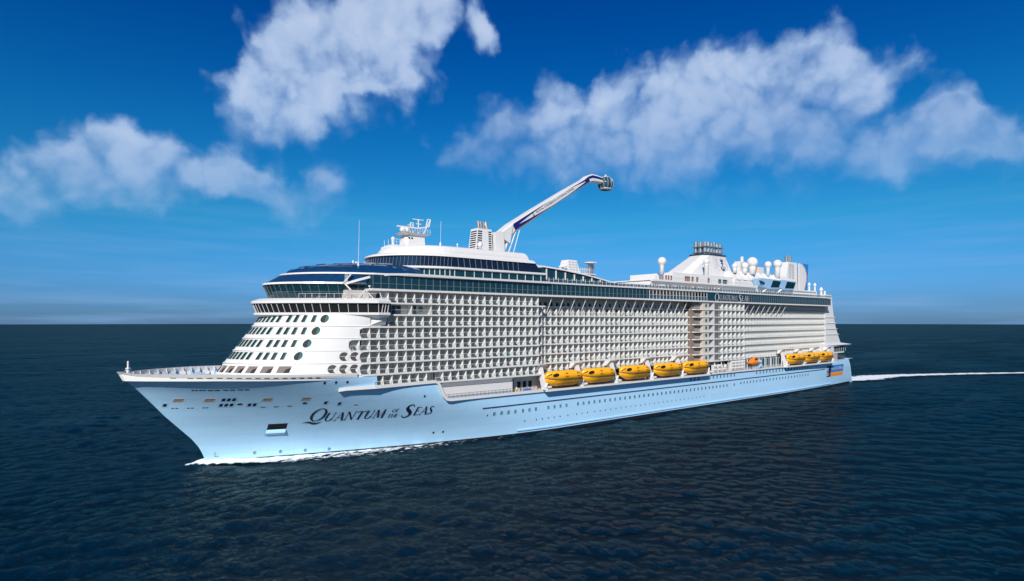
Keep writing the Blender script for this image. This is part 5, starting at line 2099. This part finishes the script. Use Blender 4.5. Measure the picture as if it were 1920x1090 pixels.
# gear on the bow
mb = MB()
mb.rev((-15.3, 0, 21.0), [(.35, 0), (.3, 2.6), (.5, 2.7), (.5, 2.9), (.2, 3.0), (.18, 4.4), (.05, 4.5)], 8)
mb.bar((-15.3, -.9, 23.9), (-15.3, .9, 24.2), .12)
mb.bar((-15.9, 0, 23.4), (-14.6, 0, 23.6), .12)
part(mb, 'bow_light_mast', WHITE)
for i, (x, y) in enumerate(((-7, 3.0), (-3, 5.0), (-8.5, -1.5), (-1, -2), (2, 4))):
    mb = MB()
    mb.box(x - .9, x + .9, y - .8, y + .8, 20.76, 21.3)
    mb.tube((x - .7, y - .7, 21.9), (x - .7, y + .7, 21.9), .55, 10)
    mb.tube((x + .5, y - .4, 21.7), (x + .5, y + .4, 21.7), .45, 10)
    part(mb, 'mooring_winch', [GREY, WHITE, BROWN][i % 3])
mb = MB()
for k in range(11):
    x = 3.5 - k * 0.0
    t = k / 10
    mb.bar((6.5 - 3.2 * (1 - (2 * t - 1) ** 2), -14 + 28 * t, 20.8), (6.5 - 3.2 * (1 - (2 * t - 1) ** 2), -14 + 28 * t, 21.9), .12)
part(mb, 'breakwater', SKYBLUE)

# ------------------------------------------------------------------ sea


def build_sea():
    cx, cy = -30.0, -155.0
    a0, a1 = R(51.44 - 62), R(51.44 + 62)
    NA = 760
    rs = [58.0]
    while rs[-1] < 7570:
        rs.append(rs[-1] * (1.0042 if rs[-1] < 900 else 1.012))
    rs[-1] = 7570.
    r = np.array(rs)
    a = np.linspace(a0, a1, NA)
    A, Rr = np.meshgrid(a, r)
    X = cx + Rr * np.cos(A)
    Y = cy + Rr * np.sin(A)
    Z = np.zeros_like(X)
    DX = np.zeros_like(X)
    DY = np.zeros_like(X)
    rng = np.random.default_rng(5)
    cell = np.maximum(Rr * (a1 - a0) / NA, Rr * .0042)
    for i in range(90):
        lam = 1.4 * (11 / 1.4) ** rng.random() if i < 82 else rng.uniform(18, 38)
        th = R(62) + rng.normal(0, .55)
        k = 2 * PI / lam
        amp = (.0095 if i < 82 else .008) * lam ** .85 * rng.uniform(.5, 1.3)
        ph = rng.random() * 2 * PI
        f = np.clip((lam / cell - 2.5) / 3, 0, 1)
        ar = k * (X * math.cos(th) + Y * math.sin(th)) + ph
        Z += f * amp * np.sin(ar)
        DX -= f * amp * .8 * math.cos(th) * np.cos(ar)
        DY -= f * amp * .8 * math.sin(th) * np.cos(ar)
    # slow groups of higher and lower waves
    gmod = .75 + .35 * np.sin(X * .021 + 1.3 * np.sin(Y * .013)) * np.sin(Y * .027 + 1.1 * np.sin(X * .011))
    Z *= gmod
    X = X + DX * gmod
    Y = Y + DY * gmod
    NR = len(r)
    co = np.stack([X, Y, Z], -1).reshape(-1, 3)
    i = np.arange(NR - 1)[:, None] * NA + np.arange(NA - 1)[None, :]
    q = np.stack([i, i + 1, i + NA + 1, i + NA], -1).reshape(-1, 4)[:, ::-1]
    # the rest of the sheet, behind and beside the finely waved sector
    nb = 60
    ab = np.linspace(a1, a0 + 2 * PI, nb)
    rb = np.array([58., 150, 400, 1000, 2500, 7570])
    A2, R2 = np.meshgrid(ab, rb)
    co2 = np.stack([cx + R2 * np.cos(A2), cy + R2 * np.sin(A2), R2 * 0], -1).reshape(-1, 3)
    i2 = np.arange(5)[:, None] * nb + np.arange(nb - 1)[None, :] + len(co)
    q2 = np.stack([i2, i2 + 1, i2 + nb + 1, i2 + nb], -1).reshape(-1, 4)[:, ::-1]
    ac = np.linspace(0, 2 * PI, 49)[:-1]
    co3 = np.concatenate([[[cx, cy, -.05]], np.stack([cx + 60 * np.cos(ac), cy + 60 * np.sin(ac), ac * 0 - .05], -1)])
    base = len(co) + len(co2)
    allco = np.concatenate([co, co2, co3])
    quads = np.concatenate([q, q2])
    tris = np.array([[base, base + 1 + k, base + 1 + (k + 1) % 48] for k in range(48)])
    me = bpy.data.meshes.new('sea')
    me.vertices.add(len(allco))
    me.vertices.foreach_set('co', allco.ravel())
    nl = quads.size + tris.size
    me.loops.add(nl)
    me.loops.foreach_set('vertex_index', np.concatenate([quads.ravel(), tris.ravel()]).astype(np.int32))
    me.polygons.add(len(quads) + len(tris))
    st = np.concatenate([np.arange(len(quads)) * 4, quads.size + np.arange(len(tris)) * 3])
    me.polygons.foreach_set('loop_start', st.astype(np.int32))
    me.polygons.foreach_set('use_smooth', np.ones(len(st), bool))
    me.update(calc_edges=True)
    me.validate()
    o = bpy.data.objects.new('sea', me)
    COL.objects.link(o)
    m = bpy.data.materials.new('sea_water')
    m.use_nodes = True
    nt = m.node_tree
    nt.nodes.remove(nt.nodes['Principled BSDF'])
    df = nt.nodes.new('ShaderNodeBsdfDiffuse')
    df.inputs['Color'].default_value = (.0002, .0108, .0265, 1)
    gl = nt.nodes.new('ShaderNodeBsdfGlossy')
    gl.inputs['Color'].default_value = (.62, .64, .5, 1)
    gl.inputs['Roughness'].default_value = .06
    fr = nt.nodes.new('ShaderNodeFresnel')
    fr.inputs['IOR'].default_value = 1.333
    lim = nt.nodes.new('ShaderNodeMath')               # steep little waves hide behind one another: a rough sea never mirrors fully
    lim.operation = 'MINIMUM'
    lim.inputs[1].default_value = .23
    half = nt.nodes.new('ShaderNodeMath')
    half.operation = 'MULTIPLY'
    half.inputs[1].default_value = .9
    nt.links.new(fr.outputs[0], half.inputs[0])
    mxs = nt.nodes.new('ShaderNodeMixShader')
    nt.links.new(half.outputs[0], lim.inputs[0])
    nt.links.new(lim.outputs[0], mxs.inputs[0])
    nt.links.new(df.outputs[0], mxs.inputs[1])
    nt.links.new(gl.outputs[0], mxs.inputs[2])
    nt.links.new(mxs.outputs[0], nt.nodes['Material Output'].inputs[0])
    tc = nt.nodes.new('ShaderNodeTexCoord')
    hgt = None
    for sc, st, de, w in ((1.7, (1, .55, 1), 6, .42), (.5, (1, .45, 1), 7, 1.0), (.08, (1, .5, 1), 4, 1.5)):
        mp = nt.nodes.new('ShaderNodeMapping')
        mp.inputs['Scale'].default_value = st
        mp.inputs['Rotation'].default_value = (0, 0, R(-28))
        n = nt.nodes.new('ShaderNodeTexNoise')
        n.inputs['Scale'].default_value = sc
        n.inputs['Detail'].default_value = de
        n.inputs['Roughness'].default_value = .62
        nt.links.new(tc.outputs['Object'], mp.inputs[0])
        nt.links.new(mp.outputs[0], n.inputs['Vector'])
        mu = nt.nodes.new('ShaderNodeMath')
        mu.operation = 'MULTIPLY'
        mu.inputs[1].default_value = w
        nt.links.new(n.outputs[0], mu.inputs[0])
        if hgt is None:
            hgt = mu.outputs[0]
        else:
            ad = nt.nodes.new('ShaderNodeMath')
            ad.operation = 'ADD'
            nt.links.new(hgt, ad.inputs[0])
            nt.links.new(mu.outputs[0], ad.inputs[1])
            hgt = ad.outputs[0]
    bp = nt.nodes.new('ShaderNodeBump')
    bp.inputs['Distance'].default_value = 1.2
    pn = nt.nodes.new('ShaderNodeTexNoise')            # wind lanes: rougher and smoother patches of water
    pn.inputs['Scale'].default_value = .012
    pn.inputs['Detail'].default_value = 3
    pm = nt.nodes.new('ShaderNodeMapping')
    pm.inputs['Scale'].default_value = (.5, 1.6, 1)
    pm.inputs['Rotation'].default_value = (0, 0, R(35))
    nt.links.new(tc.outputs['Object'], pm.inputs[0])
    nt.links.new(pm.outputs[0], pn.inputs['Vector'])
    pr = nt.nodes.new('ShaderNodeMapRange')
    pr.inputs['From Min'].default_value = .35
    pr.inputs['From Max'].default_value = .65
    pr.inputs['To Min'].default_value = .3
    pr.inputs['To Max'].default_value = 1.0
    nt.links.new(pn.outputs[0], pr.inputs['Value'])
    nt.links.new(pr.outputs[0], bp.inputs['Strength'])
    nt.links.new(hgt, bp.inputs['Height'])
    for nd in (gl, fr, df):
        nt.links.new(bp.outputs[0], nd.inputs['Normal'])
    me.materials.append(m)
    tag(o, 'dark blue rippled open sea to the horizon', kind='structure')


build_sea()


def foam_mat(name, thr, scale, stretch):
    m = bpy.data.materials.new(name)
    m.use_nodes = True
    nt = m.node_tree
    b = nt.nodes['Principled BSDF']
    b.inputs['Base Color'].default_value = (.78, .82, .84, 1)
    b.inputs['Roughness'].default_value = .8
    at = nt.nodes.new('ShaderNodeAttribute')
    at.attribute_name = 'thick'
    tc = nt.nodes.new('ShaderNodeTexCoord')
    mp = nt.nodes.new('ShaderNodeMapping')
    mp.inputs['Scale'].default_value = stretch
    n = nt.nodes.new('ShaderNodeTexNoise')
    n.inputs['Scale'].default_value = scale
    n.inputs['Detail'].default_value = 8
    n.inputs['Roughness'].default_value = .65
    nt.links.new(tc.outputs['Object'], mp.inputs[0])
    nt.links.new(mp.outputs[0], n.inputs['Vector'])
    ad = nt.nodes.new('ShaderNodeMath')
    ad.operation = 'ADD'
    nt.links.new(n.outputs[0], ad.inputs[0])
    nt.links.new(at.outputs['Fac'], ad.inputs[1])
    mr = nt.nodes.new('ShaderNodeMapRange')
    mr.interpolation_type = 'SMOOTHSTEP'
    mr.inputs['From Min'].default_value = thr
    mr.inputs['From Max'].default_value = thr + .22
    nt.links.new(ad.outputs[0], mr.inputs['Value'])
    tr = nt.nodes.new('ShaderNodeBsdfTransparent')
    mx = nt.nodes.new('ShaderNodeMixShader')
    nt.links.new(mr.outputs[0], mx.inputs[0])
    nt.links.new(tr.outputs[0], mx.inputs[1])
    nt.links.new(b.outputs[0], mx.inputs[2])
    nt.links.new(mx.outputs[0], nt.nodes['Material Output'].inputs[0])
    return m


def foam_sheet(name, rows, m, label):
    """rows of ((x, y, z), thickness)"""
    mb = MB()
    mb.loft([[p for p, t in r] for r in rows], closed=False, cap=False)
    o = mb.build(name, m, None, False)
    at = o.data.attributes.new('thick', 'FLOAT', 'POINT')
    at.data.foreach_set('value', [t for r in rows for p, t in r])
    o.data.polygons.foreach_set('use_smooth', [True] * len(o.data.polygons))
    return tag(o, label, kind='stuff')


rows = []
for k in range(150):
    x = -4 + .65 * k
    w = interp([(-4, 1.5), (0, 3.6), (10, 8), (28, 13), (60, 16), (92, 12)], x)
    y0 = -hb(x, 0) + .4 if x > .6 else .8
    zc = interp([(-4, .2), (0, 1.1), (4, .9), (12, .45), (30, .35), (93, .3)], x)
    row = []
    for j in range(15):
        u = j / 14
        hgt = zc * (1 - u) ** 1.2 + .32 + .12 * math.sin(x * 1.9 + j * 1.3) * math.sin(j * .9 + x * .7)
        th = interp([(0, .32), (.2, .22), (.6, .02), (1, -.38)], u) + interp([(-4, -.1), (-1, .3), (10, .26), (25, .08), (50, -.08), (93, -.34)], x)
        row.append(((x + u * w * .35, y0 - u * w, hgt), th))
    rows.append(row)
foam_sheet('bow_foam', rows, foam_mat('bow_foam_white', .62, .55, (1, 1.6, 1)), 'white bow wave foam along the forward waterline')
rows = []
WK = [(318, -4), (341, -12), (373, -14), (395, -22), (420, -34), (446, -48), (475, -65), (520, -92), (600, -140)]
for k in range(170):
    x = 318 + 1.66 * k
    y = interp(WK, x)
    w = interp([(318, 24), (345, 26), (400, 22), (480, 20), (600, 26)], x)
    row = []
    for j in range(13):
        u = j / 12 - .5
        th = .26 - abs(u) ** 1.4 * 1.5 + interp([(318, .34), (360, .28), (480, .16), (600, .1)], x)
        row.append(((x - u * w * .5, y + u * w, .42 + .1 * math.sin(k * .8 + j) * math.cos(j * 1.7)), th))
    rows.append(row)
foam_sheet('wake_foam', rows, foam_mat('wake_white', .6, .3, (1, 1, 1)), 'white wake trailing away behind the stern')
